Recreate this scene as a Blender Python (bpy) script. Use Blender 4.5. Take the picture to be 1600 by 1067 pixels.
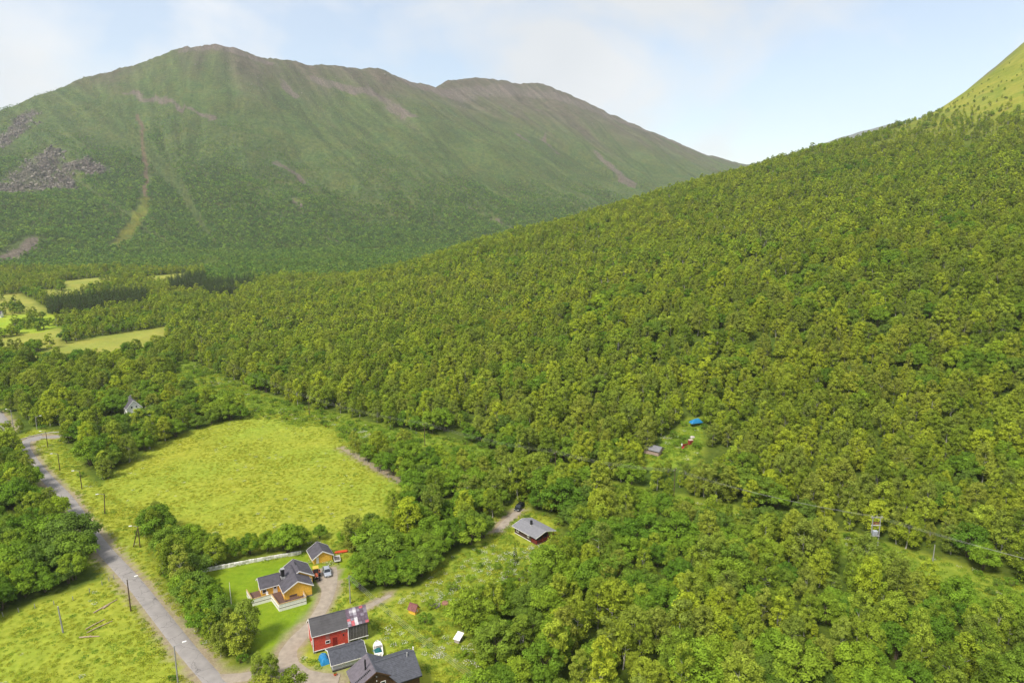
import bpy, bmesh, math, random
import numpy as np
from mathutils import Vector, Matrix, Euler
R = math.radians
scene = bpy.context.scene
for o in list(bpy.data.objects): bpy.data.objects.remove(o)
col = scene.collection
rng = np.random.default_rng(7); random.seed(7)


EXPOSURE = 1.55
SKY_STRENGTH = .066
CLOUD_SCALE = 3.6; CLOUD_OFF = (.35, 2.1, 0)
CLOUD_LIGHT = (.345, .348, .352, 1); CLOUD_DARK = (.28, .288, .30, 1)
BIRCH_RAMP = [(.175, .24, .026), (.255, .32, .030), (.345, .41, .040), (.21, .265, .040), (.28, .31, .044), (.39, .445, .032), (.155, .22, .026)]
BROAD_RAMP = [(.12, .215, .022), (.17, .275, .026), (.245, .355, .030), (.14, .215, .034), (.305, .40, .030)]
SPRUCE_RAMP = [(.055, .085, .026), (.078, .105, .028), (.065, .105, .034)]
HERB_RAMP = [(.295, .335, .028), (.36, .385, .034), (.415, .41, .040), (.31, .37, .034)]
FERN_RAMP = [(.15, .25, .024), (.20, .30, .028), (.26, .345, .032), (.175, .275, .034)]
FAR_RAMP = [(.125, .235, .050), (.185, .305, .054), (.29, .395, .06), (.095, .18, .05), (.24, .35, .06)]  # far leaf greens with the blue of distance haze mixed into the colour
HAZE = .00007

# ---------------- camera ----------------
cam_d = bpy.data.cameras.new('camera'); cam = bpy.data.objects.new('camera', cam_d); col.objects.link(cam)
cam_d.sensor_width = 36; cam_d.lens = 24; cam_d.clip_start = 1; cam_d.clip_end = 30000
cam.location = (0, 0, 90); cam.rotation_euler = (R(90 - 11.5), 0, 0)
scene.camera = cam
# ---------------- sky, sun, exposure ----------------
SUN = Vector((-.36, -.48, .80)).normalized()
world = bpy.data.worlds.new('World'); scene.world = world; world.use_nodes = True
wt = world.node_tree; wn = wt.nodes; wl = wt.links; wn.clear()
def N(t, **kw):
    n = wn.new(t)
    for k, v in kw.items(): setattr(n, k, v)
    return n
out = N('ShaderNodeOutputWorld'); bg = N('ShaderNodeBackground')
skyt = N('ShaderNodeTexSky', sky_type='NISHITA', sun_disc=False)
skyt.sun_elevation = math.asin(SUN.z); skyt.sun_rotation = math.atan2(SUN.x, SUN.y)
skyt.altitude = 100; skyt.air_density = 1.0; skyt.dust_density = .7; skyt.ozone_density = 1.5
tc = N('ShaderNodeTexCoord'); sx = N('ShaderNodeSeparateXYZ'); wl.new(tc.outputs['Generated'], sx.inputs[0])
cx = N('ShaderNodeCombineXYZ'); zs = N('ShaderNodeMath', operation='MULTIPLY'); zs.inputs[1].default_value = 1.5; wl.new(sx.outputs['Z'], zs.inputs[0])
wl.new(sx.outputs['X'], cx.inputs[0]); wl.new(sx.outputs['Y'], cx.inputs[1]); wl.new(zs.outputs[0], cx.inputs[2])
n1 = N('ShaderNodeTexNoise'); n1.inputs['Scale'].default_value = CLOUD_SCALE; n1.inputs['Detail'].default_value = 7; n1.inputs['Roughness'].default_value = .55; n1.inputs['Distortion'].default_value = .35
mp = N('ShaderNodeMapping'); mp.inputs['Location'].default_value = CLOUD_OFF
wl.new(cx.outputs[0], mp.inputs[0]); wl.new(mp.outputs[0], n1.inputs['Vector'])
rp = N('ShaderNodeValToRGB'); rp.color_ramp.elements[0].position = .42; rp.color_ramp.elements[1].position = .60
rp.color_ramp.elements[0].color = (.38, .38, .38, 1); rp.color_ramp.elements[1].color = (.97, .97, .97, 1)
wl.new(n1.outputs['Fac'], rp.inputs[0])
n2 = N('ShaderNodeTexNoise'); n2.inputs['Scale'].default_value = 1.6; n2.inputs['Detail'].default_value = 4
mp2 = N('ShaderNodeMapping'); mp2.inputs['Location'].default_value = (4.2, 1.7, 0); wl.new(cx.outputs[0], mp2.inputs[0]); wl.new(mp2.outputs[0], n2.inputs['Vector'])
cr = N('ShaderNodeValToRGB'); cr.color_ramp.elements[0].position = .35; cr.color_ramp.elements[1].position = .6
cr.color_ramp.elements[0].color = CLOUD_DARK; cr.color_ramp.elements[1].color = CLOUD_LIGHT
wl.new(n2.outputs['Fac'], cr.inputs[0])
sm = N('ShaderNodeVectorMath', operation='SCALE'); sm.inputs['Scale'].default_value = SKY_STRENGTH
wl.new(skyt.outputs[0], sm.inputs[0])
mx = N('ShaderNodeMix', data_type='RGBA'); wl.new(rp.outputs[0], mx.inputs['Factor']); wl.new(sm.outputs[0], mx.inputs['A']); wl.new(cr.outputs[0], mx.inputs['B'])
wl.new(mx.outputs['Result'], bg.inputs['Color']); bg.inputs['Strength'].default_value = 1.0
wl.new(bg.outputs[0], out.inputs[0])
sun_d = bpy.data.lights.new('sun', 'SUN'); sun = bpy.data.objects.new('sun', sun_d); col.objects.link(sun)
sun_d.energy = 1.6; sun_d.angle = R(14); sun_d.color = (1, .95, .86)
sun.rotation_euler = SUN.to_track_quat('Z', 'Y').to_euler(); sun.location = (0, -50, 300)
vs = scene.view_settings; vs.view_transform = 'Standard'; vs.look = 'None'; vs.gamma = 1; vs.use_curve_mapping = False
vs.exposure = EXPOSURE
cy = scene.cycles; cy.max_bounces = 5; cy.diffuse_bounces = 3; cy.glossy_bounces = 2; cy.transmission_bounces = 3; cy.volume_bounces = 1; cy.transparent_max_bounces = 8
cy.use_denoising = True; cy.denoiser = 'OPENIMAGEDENOISE'; cy.denoising_input_passes = 'RGB_ALBEDO_NORMAL'; cy.denoising_prefilter = 'ACCURATE'; cy.sample_clamp_indirect = 6

RIDGE_PTS = [(-1912, 1731, 69), (-1692, 1970, 241), (-1544, 2047, 321), (-1500, 2096, 363), (-1429, 2168, 413), (-1350, 2274, 484), (-1192, 2370, 552), (-1085, 2422, 606), (-981, 2454, 617), (-931, 2474, 611), (-881, 2501, 594), (-735, 2601, 584), (-576, 2715, 592), (-512, 2756, 595), (-405, 2853, 570), (-310, 2953, 562), (-270, 3043, 602), (-155, 3172, 634), (0, 3274, 632), (165, 3376, 635), (274, 3420, 599), (513, 3578, 522), (776, 3746, 445), (1069, 3933, 360), (1369, 4128, 316), (2531, 4638, 315)]

# ---- terrain: numpy height functions (metres; x east, y north, camera above the origin) ----
def _hash(ix, iy, seed):
    h = (ix.astype(np.int64) * 374761393 + iy.astype(np.int64) * 668265263 + seed * 974634777) & 0xffffffff
    h = ((h ^ (h >> 13)) * 1274126177) & 0xffffffff
    return ((h ^ (h >> 16)) & 0xffffff) / float(0xffffff)
def vnoise(x, y, seed=0):
    x = np.asarray(x, float); y = np.asarray(y, float)
    ix = np.floor(x); iy = np.floor(y)
    fx = x - ix; fy = y - iy
    fx = fx * fx * fx * (fx * (fx * 6 - 15) + 10); fy = fy * fy * fy * (fy * (fy * 6 - 15) + 10)
    a = _hash(ix, iy, seed); b = _hash(ix + 1, iy, seed); c = _hash(ix, iy + 1, seed); d = _hash(ix + 1, iy + 1, seed)
    return (a + (b - a) * fx) * (1 - fy) + (c + (d - c) * fx) * fy
def fbm(x, y, seed=0, octaves=4, gain=.5):
    t = 0; amp = 1; tot = 0
    for k in range(octaves):
        t = t + amp * (vnoise(x * 2 ** k + 17.3 * k, y * 2 ** k - 9.1 * k, seed + k) - .5); tot += amp; amp *= gain
    return t / tot * 2          # about -1..1
def sstep(a, b, x):
    t = np.clip((x - a) / (b - a), 0, 1); return t * t * (3 - 2 * t)
def softplus(x, w):
    return w * np.logaddexp(0, x / w)
FOOT_Y = [-300, 0, 100, 150, 235, 310, 486, 800, 1200, 2500]
FOOT_X = [330, 150, 95, 70, -30, -115, -245, -420, -600, -900]
CREST_X = [-500, -260, -190, -65, 70, 225, 400, 620, 900, 1600]
CREST_D = [0, -8, -12, -15, -13, -11, -3, 12, 16, 10]
def ground_z(x, y):
    x = np.asarray(x, float); y = np.asarray(y, float)
    q = x - np.interp(y, FOOT_Y, FOOT_X)
    L = 200.; qq = np.clip(q, 0, 1500)
    ramp = np.where(qq < L, .22 * (qq / L) ** 2 * (L / 2) * (1.0), .22 * (qq - L / 2))
    z = ramp + .54 * (softplus(x - 590 - .10 * (y - 1000), 36) - softplus(x - 1150 - .10 * (y - 1000), 90))
    rise = sstep(40, 260, q)
    z = z + rise * (7 * fbm(x / 170, y / 170, 5, 3) + 2.2 * fbm(x / 45, y / 45, 9, 2))
    z = z + np.interp(x, CREST_X, CREST_D) * sstep(350, 800, y)
    z = z + (1 - rise) * .9 * fbm(x / 90, y / 90, 21, 2) * sstep(30, 160, np.abs(x + 95) + np.abs(y - 150) * .6)
    yc = 800 + .22 * np.clip(x, -500, 800)
    fall = .42 * softplus(y - yc, 28)
    z = np.where(z > 0, np.maximum(z - fall, np.minimum(z, 2.0)), z)
    return z
RIDGE = np.array(RIDGE_PTS)
def ridge_frame(x, y):
    """distance to the ridge line on the valley side, position along it and the ridge height there"""
    best = np.full(np.shape(x), 1e9); tt = np.zeros(np.shape(x)); hh = np.zeros(np.shape(x)); side = np.zeros(np.shape(x))
    acc = 0
    for i in range(len(RIDGE) - 1):
        p = RIDGE[i, :2]; d = RIDGE[i + 1, :2] - p; l = np.hypot(*d); d = d / l
        s = np.clip((x - p[0]) * d[0] + (y - p[1]) * d[1], 0, l)
        dx = x - p[0] - s * d[0]; dy = y - p[1] - s * d[1]
        dist = np.hypot(dx, dy); m = dist < best
        best = np.where(m, dist, best); tt = np.where(m, acc + s, tt)
        hh = np.where(m, RIDGE[i, 2] + (RIDGE[i + 1, 2] - RIDGE[i, 2]) * s / l, hh)
        side = np.where(m, dx * d[1] - dy * d[0], side)
        acc += l
    return best, tt, hh, side
def mountain_z(x, y):
    x = np.asarray(x, float); y = np.asarray(y, float)
    dist, t, h, side = ridge_frame(x, y)
    L = 1330.
    r = dist / L
    wob = 22 * fbm(x / 260, y / 260, 31, 3)
    g = np.clip(1 - r, -.2, 1)
    z = h * np.sign(g) * np.abs(g) ** 1.28
    m = sstep(.02, .2, r) * sstep(1.02, .75, r)
    z = z + m * wob * 1.3
    gul = fbm(t / 75, dist / 420, 41, 3)
    z = z + m * 13 * gul - m * 12 * np.abs(fbm(t / 44, dist / 340, 47, 3))
    z = z + 3.0 * fbm(x / 34, y / 34, 51, 3) * sstep(1.0, .6, r) + 7 * fbm(t / 60., t * 0, 61, 4) * sstep(.12, 0., r)
    back = (side < 0) & (dist > 40)
    z = np.where(back, z - .15 * (dist - 40), z)
    return z - 6

POLY = {
    'field': [(-133.2, 204.7), (-135.0, 224.6), (-132.9, 250.6), (-124.0, 269.0), (-107.1, 280.7), (-89.5, 286.3), (-73.1, 265.9), (-60.4, 239.3), (-48.1, 225.0), (-36.3, 211.3), (-34.5, 200.0), (-34.6, 188.8), (-34.2, 179.6), (-39.7, 173.5), (-43.5, 169.4), (-48.0, 168.4), (-55.2, 168.4), (-62.4, 165.3), (-74.7, 162.3), (-84.8, 166.4), (-96.3, 176.6), (-104.0, 183.7), (-118.4, 192.9)],
    'lower_meadow': [(-118.5, 131.6), (-108.2, 140.9), (-99.1, 151.6), (-92.2, 144.9), (-65.7, 115.3), (-62.4, 109.7), (-106.5, 107.7)],
    'yard': [(-76.4, 155.7), (-65.8, 160.7), (-54.3, 165.3), (-55.7, 169.9), (-48.8, 171.5), (-41.3, 165.3), (-37.1, 151.6), (-36.8, 144.9), (-30.3, 146.4), (-24.2, 146.4), (-15.8, 153.6), (-6.7, 163.3), (-1.7, 165.3), (0.0, 159.7), (-1.6, 152.1), (-9.8, 145.4), (-10.3, 130.6), (-8.3, 120.8), (-6.7, 114.2), (-9.3, 108.6), (-41.9, 108.2), (-47.7, 122.0), (-54.9, 128.1), (-60.0, 137.3), (-68.7, 146.0)],
    'verge': [(-171.6, 248.6), (-146.7, 220.0), (-125.4, 200.0), (-111.3, 188.8), (-94.8, 165.9), (-86.6, 153.1), (-77.5, 142.4), (-55.5, 118.9), (-51.1, 118.9), (-46.3, 107.7), (-64.8, 107.7), (-102.4, 153.1), (-121.8, 176.6), (-172.1, 228.2), (-188.9, 248.1), (-207.7, 271.6), (-270.0, 335.7), (-260.0, 310.8), (-190.2, 228.2), (-190.5, 241.0), (-192.6, 255.8), (-192.5, 264.9), (-181.4, 261.9)],
    'cabin_yard': [(-6.0, 184.2), (-0.9, 188.8), (0.0, 197.0), (4.4, 198.0), (5.4, 189.8), (13.3, 183.1), (13.8, 169.9), (9.8, 159.7), (7.1, 153.6), (0.0, 152.1), (-2.5, 159.7), (-6.2, 173.0)],
    'clearing': [(45.2, 228.1), (52.6, 236.1), (61.3, 244.6), (68.4, 253.1), (74.0, 251.7), (69.5, 234.8), (65.5, 223.3), (61.7, 218.0), (45.8, 219.3)],
    'corridor': [(-192.9, 389.4), (-164.8, 363.4), (-124.3, 320.0), (-94.8, 294.5), (-74.7, 282.8), (-52.2, 265.9), (-30.3, 256.7), (-9.6, 242.4), (21.6, 217.0), (49.8, 198.6), (74.8, 185.4), (92.9, 172.7), (101.2, 165.6), (111.9, 155.9), (121.9, 145.7), (130.2, 136.1), (119.5, 123.1), (109.5, 130.8), (102.3, 136.4), (95.7, 144.5), (91.1, 155.7), (83.9, 164.4), (67.7, 175.6), (45.9, 189.8), (18.6, 206.7), (-11.2, 225.5), (-25.1, 230.1), (-37.3, 235.2), (-45.6, 242.9), (-51.1, 234.8), (-61.5, 239.3), (-73.1, 265.9), (-83.5, 265.9), (-109.7, 276.6), (-142.4, 304.7), (-178.8, 336.8)],
    'tan_field': [(-292.5, 400.5), (-290.5, 453.5), (-262.6, 514.4), (-231.9, 452.4), (-224.4, 408.6), (-232.7, 383.7), (-249.1, 374.5), (-276.0, 382.1)],
    'fieldA': [(-568.8, 701.7), (-499.5, 687.9), (-444.0, 634.5), (-398.6, 579.9), (-371.9, 533.0), (-422.8, 504.6)],
    'fieldB': [(-449.2, 537.3), (-397.2, 565.7), (-374.8, 560.0), (-337.3, 504.5), (-336.2, 477.5), (-387.3, 460.7)],
    'fieldC': [(-403.0, 474.5), (-350.2, 483.1), (-330.3, 498.9), (-289.6, 430.6), (-302.8, 415.3), (-332.9, 388.9)],
    'fieldD': [(-526.4, 790.9), (-499.3, 847.1), (-451.0, 768.1), (-447.9, 690.1)],
    'fieldE': [(-493.3, 709.3), (-483.7, 733.7), (-472.7, 761.2), (-422.7, 674.2), (-430.2, 627.3)],
    'fieldF': [(-464.1, 860.0), (-434.1, 911.5), (-391.5, 826.7), (-412.8, 780.6)],
    'spruceA': [(-388.4, 559.0), (-356.4, 543.7), (-335.6, 621.9), (-374.1, 697.8), (-409.5, 667.0), (-419.0, 610.5)],
    'spruceB': [(-363.6, 720.7), (-336.6, 713.5), (-285.5, 754.4), (-317.7, 842.1), (-379.6, 860.5), (-415.2, 830.6)],
    'spruceC': [(-306.1, 672.2), (-287.9, 669.7), (-280.1, 693.3), (-293.3, 727.0), (-325.1, 721.2)],
    'rowtrees': [(-312.2, 411.7), (-292.5, 414.8), (-280.2, 420.4), (-276.5, 474.8), (-266.0, 532.7), (-282.0, 571.4), (-298.8, 514.5), (-306.9, 465.7), (-328.7, 435.7)],
    'near_shrub_meadow': [(-18.0, 159.7), (-7.0, 171.4), (0.0, 159.7), (7.9, 153.6), (6.0, 145.4), (-6.0, 143.9), (-9.5, 140.3), (-8.8, 128.6), (-6.4, 120.8), (-9.9, 115.8), (-20.2, 128.6), (-23.6, 142.4)],
}
LINES = {
    'road': [(-49.5, 107.7), (-58.2, 116.4), (-66.0, 124.0), (-79.9, 138.3), (-92.9, 151.6), (-107.2, 165.3), (-118.2, 176.6), (-129.1, 188.3), (-140.1, 199.6), (-152.0, 210.8), (-164.2, 222.6), (-176.9, 235.9), (-184.3, 245.1), (-186.1, 251.2), (-183.7, 254.2)],
    'side_road': [(-184.3, 245.1), (-184.7, 248.1), (-184.0, 253.2), (-177.7, 254.2)],
    'main_road': [(-189.3, 192.0), (-197.1, 231.3), (-199.3, 249.7), (-203.3, 261.9), (-215.8, 276.2), (-233.6, 289.9), (-271.0, 316.9)],
    'drive': [(-37.2, 108.2), (-40.7, 115.9), (-44.7, 120.0), (-46.3, 124.0), (-45.5, 128.1), (-43.6, 134.8), (-43.1, 142.4), (-43.5, 149.0), (-45.8, 154.6)],
    'drive_mouth': [(-56.7, 115.9), (-51.5, 116.9), (-46.5, 118.4), (-42.1, 117.4), (-37.1, 116.3), (-33.4, 116.4)],
    'track': [(-36.3, 136.8), (-32.8, 140.3), (-28.5, 144.9)],
    'field_track': [(-63.5, 242.4), (-57.0, 234.8), (-46.4, 222.0), (-36.3, 211.3)],
    'cabin_track': [(1.9, 189.8), (-0.4, 185.7), (-2.8, 181.6), (-4.5, 177.0)],
    'fence': [(-58.6, 234.8), (-52.2, 228.6), (-43.2, 216.9), (-36.2, 208.2)],
    'wall': [(-76.5, 155.1), (-72.3, 156.7), (-65.4, 159.7), (-59.6, 161.8), (-54.2, 163.8)],
    'post_fence': [(-112.9, 135.3), (-107.9, 138.3), (-101.2, 141.4), (-98.4, 149.0), (-97.1, 151.6)],
    'hedge': [(-77.0, 158.2), (-73.6, 159.8), (-70.1, 161.3), (-66.4, 162.3), (-62.6, 163.3), (-58.9, 164.8), (-55.8, 165.9)],
}

def poly_mask(poly, x, y):
    x = np.asarray(x, float); y = np.asarray(y, float); m = np.zeros(x.shape, bool)
    n = len(poly)
    for i in range(n):
        x1, y1 = poly[i]; x2, y2 = poly[(i + 1) % n]
        if y1 == y2: continue
        c = ((y1 > y) != (y2 > y)) & (x < (x2 - x1) * (y - y1) / (y2 - y1) + x1)
        m ^= c
    return m
def line_dist(pts, x, y):
    best = np.full(np.shape(x), 1e9)
    for (x1, y1), (x2, y2) in zip(pts[:-1], pts[1:]):
        dx, dy = x2 - x1, y2 - y1; l2 = dx * dx + dy * dy + 1e-9
        t = np.clip(((x - x1) * dx + (y - y1) * dy) / l2, 0, 1)
        best = np.minimum(best, np.hypot(x - x1 - t * dx, y - y1 - t * dy))
    return best
# ---------------- helpers: materials ----------------
def mat(name, color, rough=.8, var=.12, scale=4., bump=0., metallic=0., spec=.3, color2=None, detail=4):
    m = bpy.data.materials.new(name); m.use_nodes = True; nt = m.node_tree; b = nt.nodes['Principled BSDF']
    b.inputs['Roughness'].default_value = rough; b.inputs['Metallic'].default_value = metallic; b.inputs['Specular IOR Level'].default_value = spec
    tcn = nt.nodes.new('ShaderNodeTexCoord'); nz = nt.nodes.new('ShaderNodeTexNoise'); nz.inputs['Scale'].default_value = scale; nz.inputs['Detail'].default_value = detail
    nt.links.new(tcn.outputs['Object'], nz.inputs['Vector'])
    r = nt.nodes.new('ShaderNodeValToRGB'); c = np.array(color); c2 = np.array(color2) if color2 is not None else c * (1 + var)
    c1 = c * (1 - var) if color2 is None else c
    r.color_ramp.elements[0].position = .3; r.color_ramp.elements[1].position = .7
    r.color_ramp.elements[0].color = (*np.clip(c1, 0, 1), 1); r.color_ramp.elements[1].color = (*np.clip(c2, 0, 1), 1)
    nt.links.new(nz.outputs['Fac'], r.inputs[0]); nt.links.new(r.outputs[0], b.inputs['Base Color'])
    if bump:
        bn = nt.nodes.new('ShaderNodeBump'); bn.inputs['Strength'].default_value = bump; bn.inputs['Distance'].default_value = .05
        nt.links.new(nz.outputs['Fac'], bn.inputs['Height']); nt.links.new(bn.outputs[0], b.inputs['Normal'])
    return m
def board_mat(name, color, period=.16, axis='Z', var=.15, depth=.6):
    """painted boarding: real grain plus fine board joints, too small to count from the air"""
    m = mat(name, color, .7, var, 2.5); nt = m.node_tree; b = nt.nodes['Principled BSDF']
    tcn = nt.nodes.new('ShaderNodeTexCoord'); sp = nt.nodes.new('ShaderNodeSeparateXYZ'); nt.links.new(tcn.outputs['Object'], sp.inputs[0])
    src = sp.outputs['Z']
    if axis == 'XY':
        ad = nt.nodes.new('ShaderNodeMath'); ad.operation = 'ADD'; nt.links.new(sp.outputs['X'], ad.inputs[0]); nt.links.new(sp.outputs['Y'], ad.inputs[1]); src = ad.outputs[0]
    pp = nt.nodes.new('ShaderNodeMath'); pp.operation = 'PINGPONG'; pp.inputs[1].default_value = period / 2; nt.links.new(src, pp.inputs[0])
    mr = nt.nodes.new('ShaderNodeMapRange'); mr.inputs[1].default_value = 0; mr.inputs[2].default_value = period * .12; nt.links.new(pp.outputs[0], mr.inputs[0])
    bn = nt.nodes.new('ShaderNodeBump'); bn.inputs['Strength'].default_value = depth; bn.inputs['Distance'].default_value = .02
    nt.links.new(mr.outputs[0], bn.inputs['Height']); nt.links.new(bn.outputs[0], b.inputs['Normal'])
    return m
def leaf_mat(name, ramp, transl=.25):
    m = bpy.data.materials.new(name); m.use_nodes = True; nt = m.node_tree; nt.nodes.clear()
    o = nt.nodes.new('ShaderNodeOutputMaterial'); oi = nt.nodes.new('ShaderNodeObjectInfo')
    r = nt.nodes.new('ShaderNodeValToRGB'); r.color_ramp.interpolation = 'LINEAR'
    els = r.color_ramp.elements; els[0].color = (*ramp[0], 1); els[1].color = (*ramp[-1], 1)
    for i, c in enumerate(ramp[1:-1]): e = els.new((i + 1) / (len(ramp) - 1)); e.color = (*c, 1)
    nt.links.new(oi.outputs['Random'], r.inputs[0])
    at_ = nt.nodes.new('ShaderNodeAttribute'); at_.attribute_name = 'tint'
    mr = nt.nodes.new('ShaderNodeMapRange'); mr.inputs['To Min'].default_value = .55; mr.inputs['To Max'].default_value = 1.45; nt.links.new(at_.outputs['Fac'], mr.inputs[0])
    hs = nt.nodes.new('ShaderNodeHueSaturation'); nt.links.new(r.outputs[0], hs.inputs['Color']); nt.links.new(mr.outputs[0], hs.inputs['Value'])
    # slow drift over the hillside: some stands of wood are yellower than others
    ge = nt.nodes.new('ShaderNodeObjectInfo'); nz = nt.nodes.new('ShaderNodeTexNoise'); nz.inputs['Scale'].default_value = .012; nz.inputs['Detail'].default_value = 2
    nt.links.new(ge.outputs['Location'], nz.inputs['Vector'])
    m2 = nt.nodes.new('ShaderNodeMapRange'); m2.inputs['From Min'].default_value = .3; m2.inputs['From Max'].default_value = .7; m2.inputs['To Min'].default_value = .512; m2.inputs['To Max'].default_value = .495
    nt.links.new(nz.outputs['Fac'], m2.inputs[0]); nt.links.new(m2.outputs[0], hs.inputs['Hue'])
    d = nt.nodes.new('ShaderNodeBsdfDiffuse'); t = nt.nodes.new('ShaderNodeBsdfTranslucent'); mxs = nt.nodes.new('ShaderNodeMixShader'); mxs.inputs[0].default_value = transl
    nt.links.new(hs.outputs[0], d.inputs[0]); nt.links.new(hs.outputs[0], t.inputs[0]); nt.links.new(d.outputs[0], mxs.inputs[1]); nt.links.new(t.outputs[0], mxs.inputs[2]); nt.links.new(mxs.outputs[0], o.inputs[0])
    return m
# ---------------- helpers: meshes and objects ----------------
def mesh_np(name, V, Q, attrs=None, smooth=False):
    me = bpy.data.meshes.new(name); V = np.asarray(V, np.float32); Q = np.asarray(Q, np.int32); k = Q.shape[1]
    me.vertices.add(len(V)); me.vertices.foreach_set('co', V.ravel())
    me.loops.add(Q.size); me.loops.foreach_set('vertex_index', Q.ravel())
    me.polygons.add(len(Q)); me.polygons.foreach_set('loop_start', np.arange(0, Q.size, k, dtype=np.int32)); me.polygons.foreach_set('loop_total', np.full(len(Q), k, np.int32))
    for nm, a in (attrs or {}).items():
        a = np.asarray(a, np.float32)
        if a.ndim == 1: at_ = me.attributes.new(nm, 'FLOAT', 'POINT'); at_.data.foreach_set('value', a)
        else: at_ = me.attributes.new(nm, 'FLOAT_VECTOR', 'POINT'); at_.data.foreach_set('vector', a.ravel())
    me.update(calc_edges=True); me.validate()
    if smooth: me.polygons.foreach_set('use_smooth', np.ones(len(me.polygons), bool))
    return me
def link(name, data, parent=None, loc=None, rz=None):
    o = bpy.data.objects.new(name, data); col.objects.link(o)
    if parent is not None: o.parent = parent
    if loc is not None: o.location = loc
    if rz is not None: o.rotation_euler = (0, 0, rz)
    return o
def tag(o, label=None, cat=None, group=None, kind=None):
    if label: o['label'] = label
    if cat: o['category'] = cat
    if group: o['group'] = group
    if kind: o['kind'] = kind
    return o
def thing(name, label, cat, loc=(0, 0, 0), rz=0, group=None):
    return tag(link(name, None, None, loc, rz), label, cat, group)
class MB:
    def __init__(s): s.v = []; s.f = []
    def add(s, vs, fs):
        b = len(s.v); s.v += [tuple(p) for p in vs]; s.f += [tuple(b + i for i in f) for f in fs]; return s
    def box(s, c, size, rz=0, ry=0, rx=0):
        m = Euler((rx, ry, rz)).to_matrix(); h = Vector(size) / 2; c = Vector(c)
        P = [c + m @ Vector((sx * h.x, sy * h.y, sz * h.z)) for sz in (-1, 1) for sy in (-1, 1) for sx in (-1, 1)]
        return s.add(P, [(0, 2, 3, 1), (4, 5, 7, 6), (0, 1, 5, 4), (2, 6, 7, 3), (0, 4, 6, 2), (1, 3, 7, 5)])
    def bar(s, a, b, w, h=None):
        a = Vector(a); b = Vector(b); d = (b - a).normalized(); up = Vector((0, 0, 1)) if abs(d.z) < .95 else Vector((1, 0, 0))
        x = d.cross(up).normalized() * (w / 2); y = x.cross(d).normalized() * ((h or w) / 2)
        P = [p + i * x + j * y for p in (a, b) for i, j in ((-1, -1), (1, -1), (1, 1), (-1, 1))]
        return s.add(P, [(3, 2, 1, 0), (4, 5, 6, 7), (0, 1, 5, 4), (1, 2, 6, 5), (2, 3, 7, 6), (3, 0, 4, 7)])
    def tube(s, pts, rads, n=8, caps=True):
        pts = [Vector(p) for p in pts]; rads = rads if hasattr(rads, '__len__') else [rads] * len(pts); rings = []
        for i, p in enumerate(pts):
            d = (pts[min(i + 1, len(pts) - 1)] - pts[max(i - 1, 0)]).normalized()
            up = Vector((0, 0, 1)) if abs(d.z) < .9 else Vector((1, 0, 0))
            x = d.cross(up).normalized(); y = x.cross(d).normalized()
            rings.append([p + rads[i] * (math.cos(a) * x + math.sin(a) * y) for a in (2 * math.pi * k / n for k in range(n))])
        fs = [(i * n + k, i * n + (k + 1) % n, (i + 1) * n + (k + 1) % n, (i + 1) * n + k) for i in range(len(pts) - 1) for k in range(n)]
        if caps: fs += [tuple(reversed(range(n))), tuple((len(pts) - 1) * n + k for k in range(n))]
        return s.add([v for r in rings for v in r], fs)
    def prism(s, poly, axis, a, b):
        """extrude a 2-D polygon along 'x', 'y' or 'z' from a to b"""
        def P(p, t): return {'x': (t, p[0], p[1]), 'y': (p[0], t, p[1]), 'z': (p[0], p[1], t)}[axis]
        n = len(poly)
        return s.add([P(p, a) for p in poly] + [P(p, b) for p in poly], [tuple(reversed(range(n))), tuple(range(n, 2 * n))] + [(i, (i + 1) % n, n + (i + 1) % n, n + i) for i in range(n)])
    def loft(s, rings, cap=True):
        n = len(rings[0]); V = [p for r in rings for p in r]
        fs = [(i * n + k, i * n + (k + 1) % n, (i + 1) * n + (k + 1) % n, (i + 1) * n + k) for i in range(len(rings) - 1) for k in range(n)]
        if cap: fs += [tuple(reversed(range(n))), tuple((len(rings) - 1) * n + k for k in range(n))]
        return s.add(V, fs)
    def build(s, name, m, parent=None, smooth=False, bevel=0, label=None):
        me = bpy.data.meshes.new(name); me.from_pydata(s.v, [], s.f)
        bm = bmesh.new(); bm.from_mesh(me); bmesh.ops.recalc_face_normals(bm, faces=bm.faces)
        if bevel: bmesh.ops.bevel(bm, geom=[e for e in bm.edges if len(e.link_faces) == 2 and e.calc_face_angle(0) > .5], offset=bevel, segments=2, affect='EDGES', profile=.5)
        bm.to_mesh(me); bm.free()
        if smooth: me.polygons.foreach_set('use_smooth', [True] * len(me.polygons))
        me.materials.append(m)
        o = link(name, me, parent)
        if label: o['label'] = label
        return o
def gz(x, y): return float(ground_z(np.array([x]), np.array([y]))[0])

# ---------------- large structure: ground, mountain, distant hill, roads ----------------
def smoothline(pts, step=2.0):
    P = [np.array(p, float) for p in pts]; P = [2 * P[0] - P[1]] + P + [2 * P[-1] - P[-2]]; o = []
    for i in range(1, len(P) - 2):
        n = max(2, int(np.linalg.norm(P[i + 1] - P[i]) / step))
        for k in range(n):
            t = k / n; a, b, c, d = P[i - 1:i + 3]
            o.append(.5 * ((2 * b) + (c - a) * t + (2 * a - 5 * b + 4 * c - d) * t * t + (3 * b - a - 3 * c + d) * t ** 3))
    o.append(P[-2]); return np.array(o)
def grid_mesh(name, X, Y, Z, attrs, smooth=True):
    r, c = X.shape; i = np.arange(r * c).reshape(r, c)
    Q = np.stack([i[:-1, :-1], i[:-1, 1:], i[1:, 1:], i[1:, :-1]], -1).reshape(-1, 4)
    return mesh_np(name, np.stack([X, Y, Z], -1).reshape(-1, 3), Q, attrs, smooth)
ROADS = ('road', 'side_road', 'main_road', 'drive', 'drive_mouth', 'track', 'cabin_track')
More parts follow.
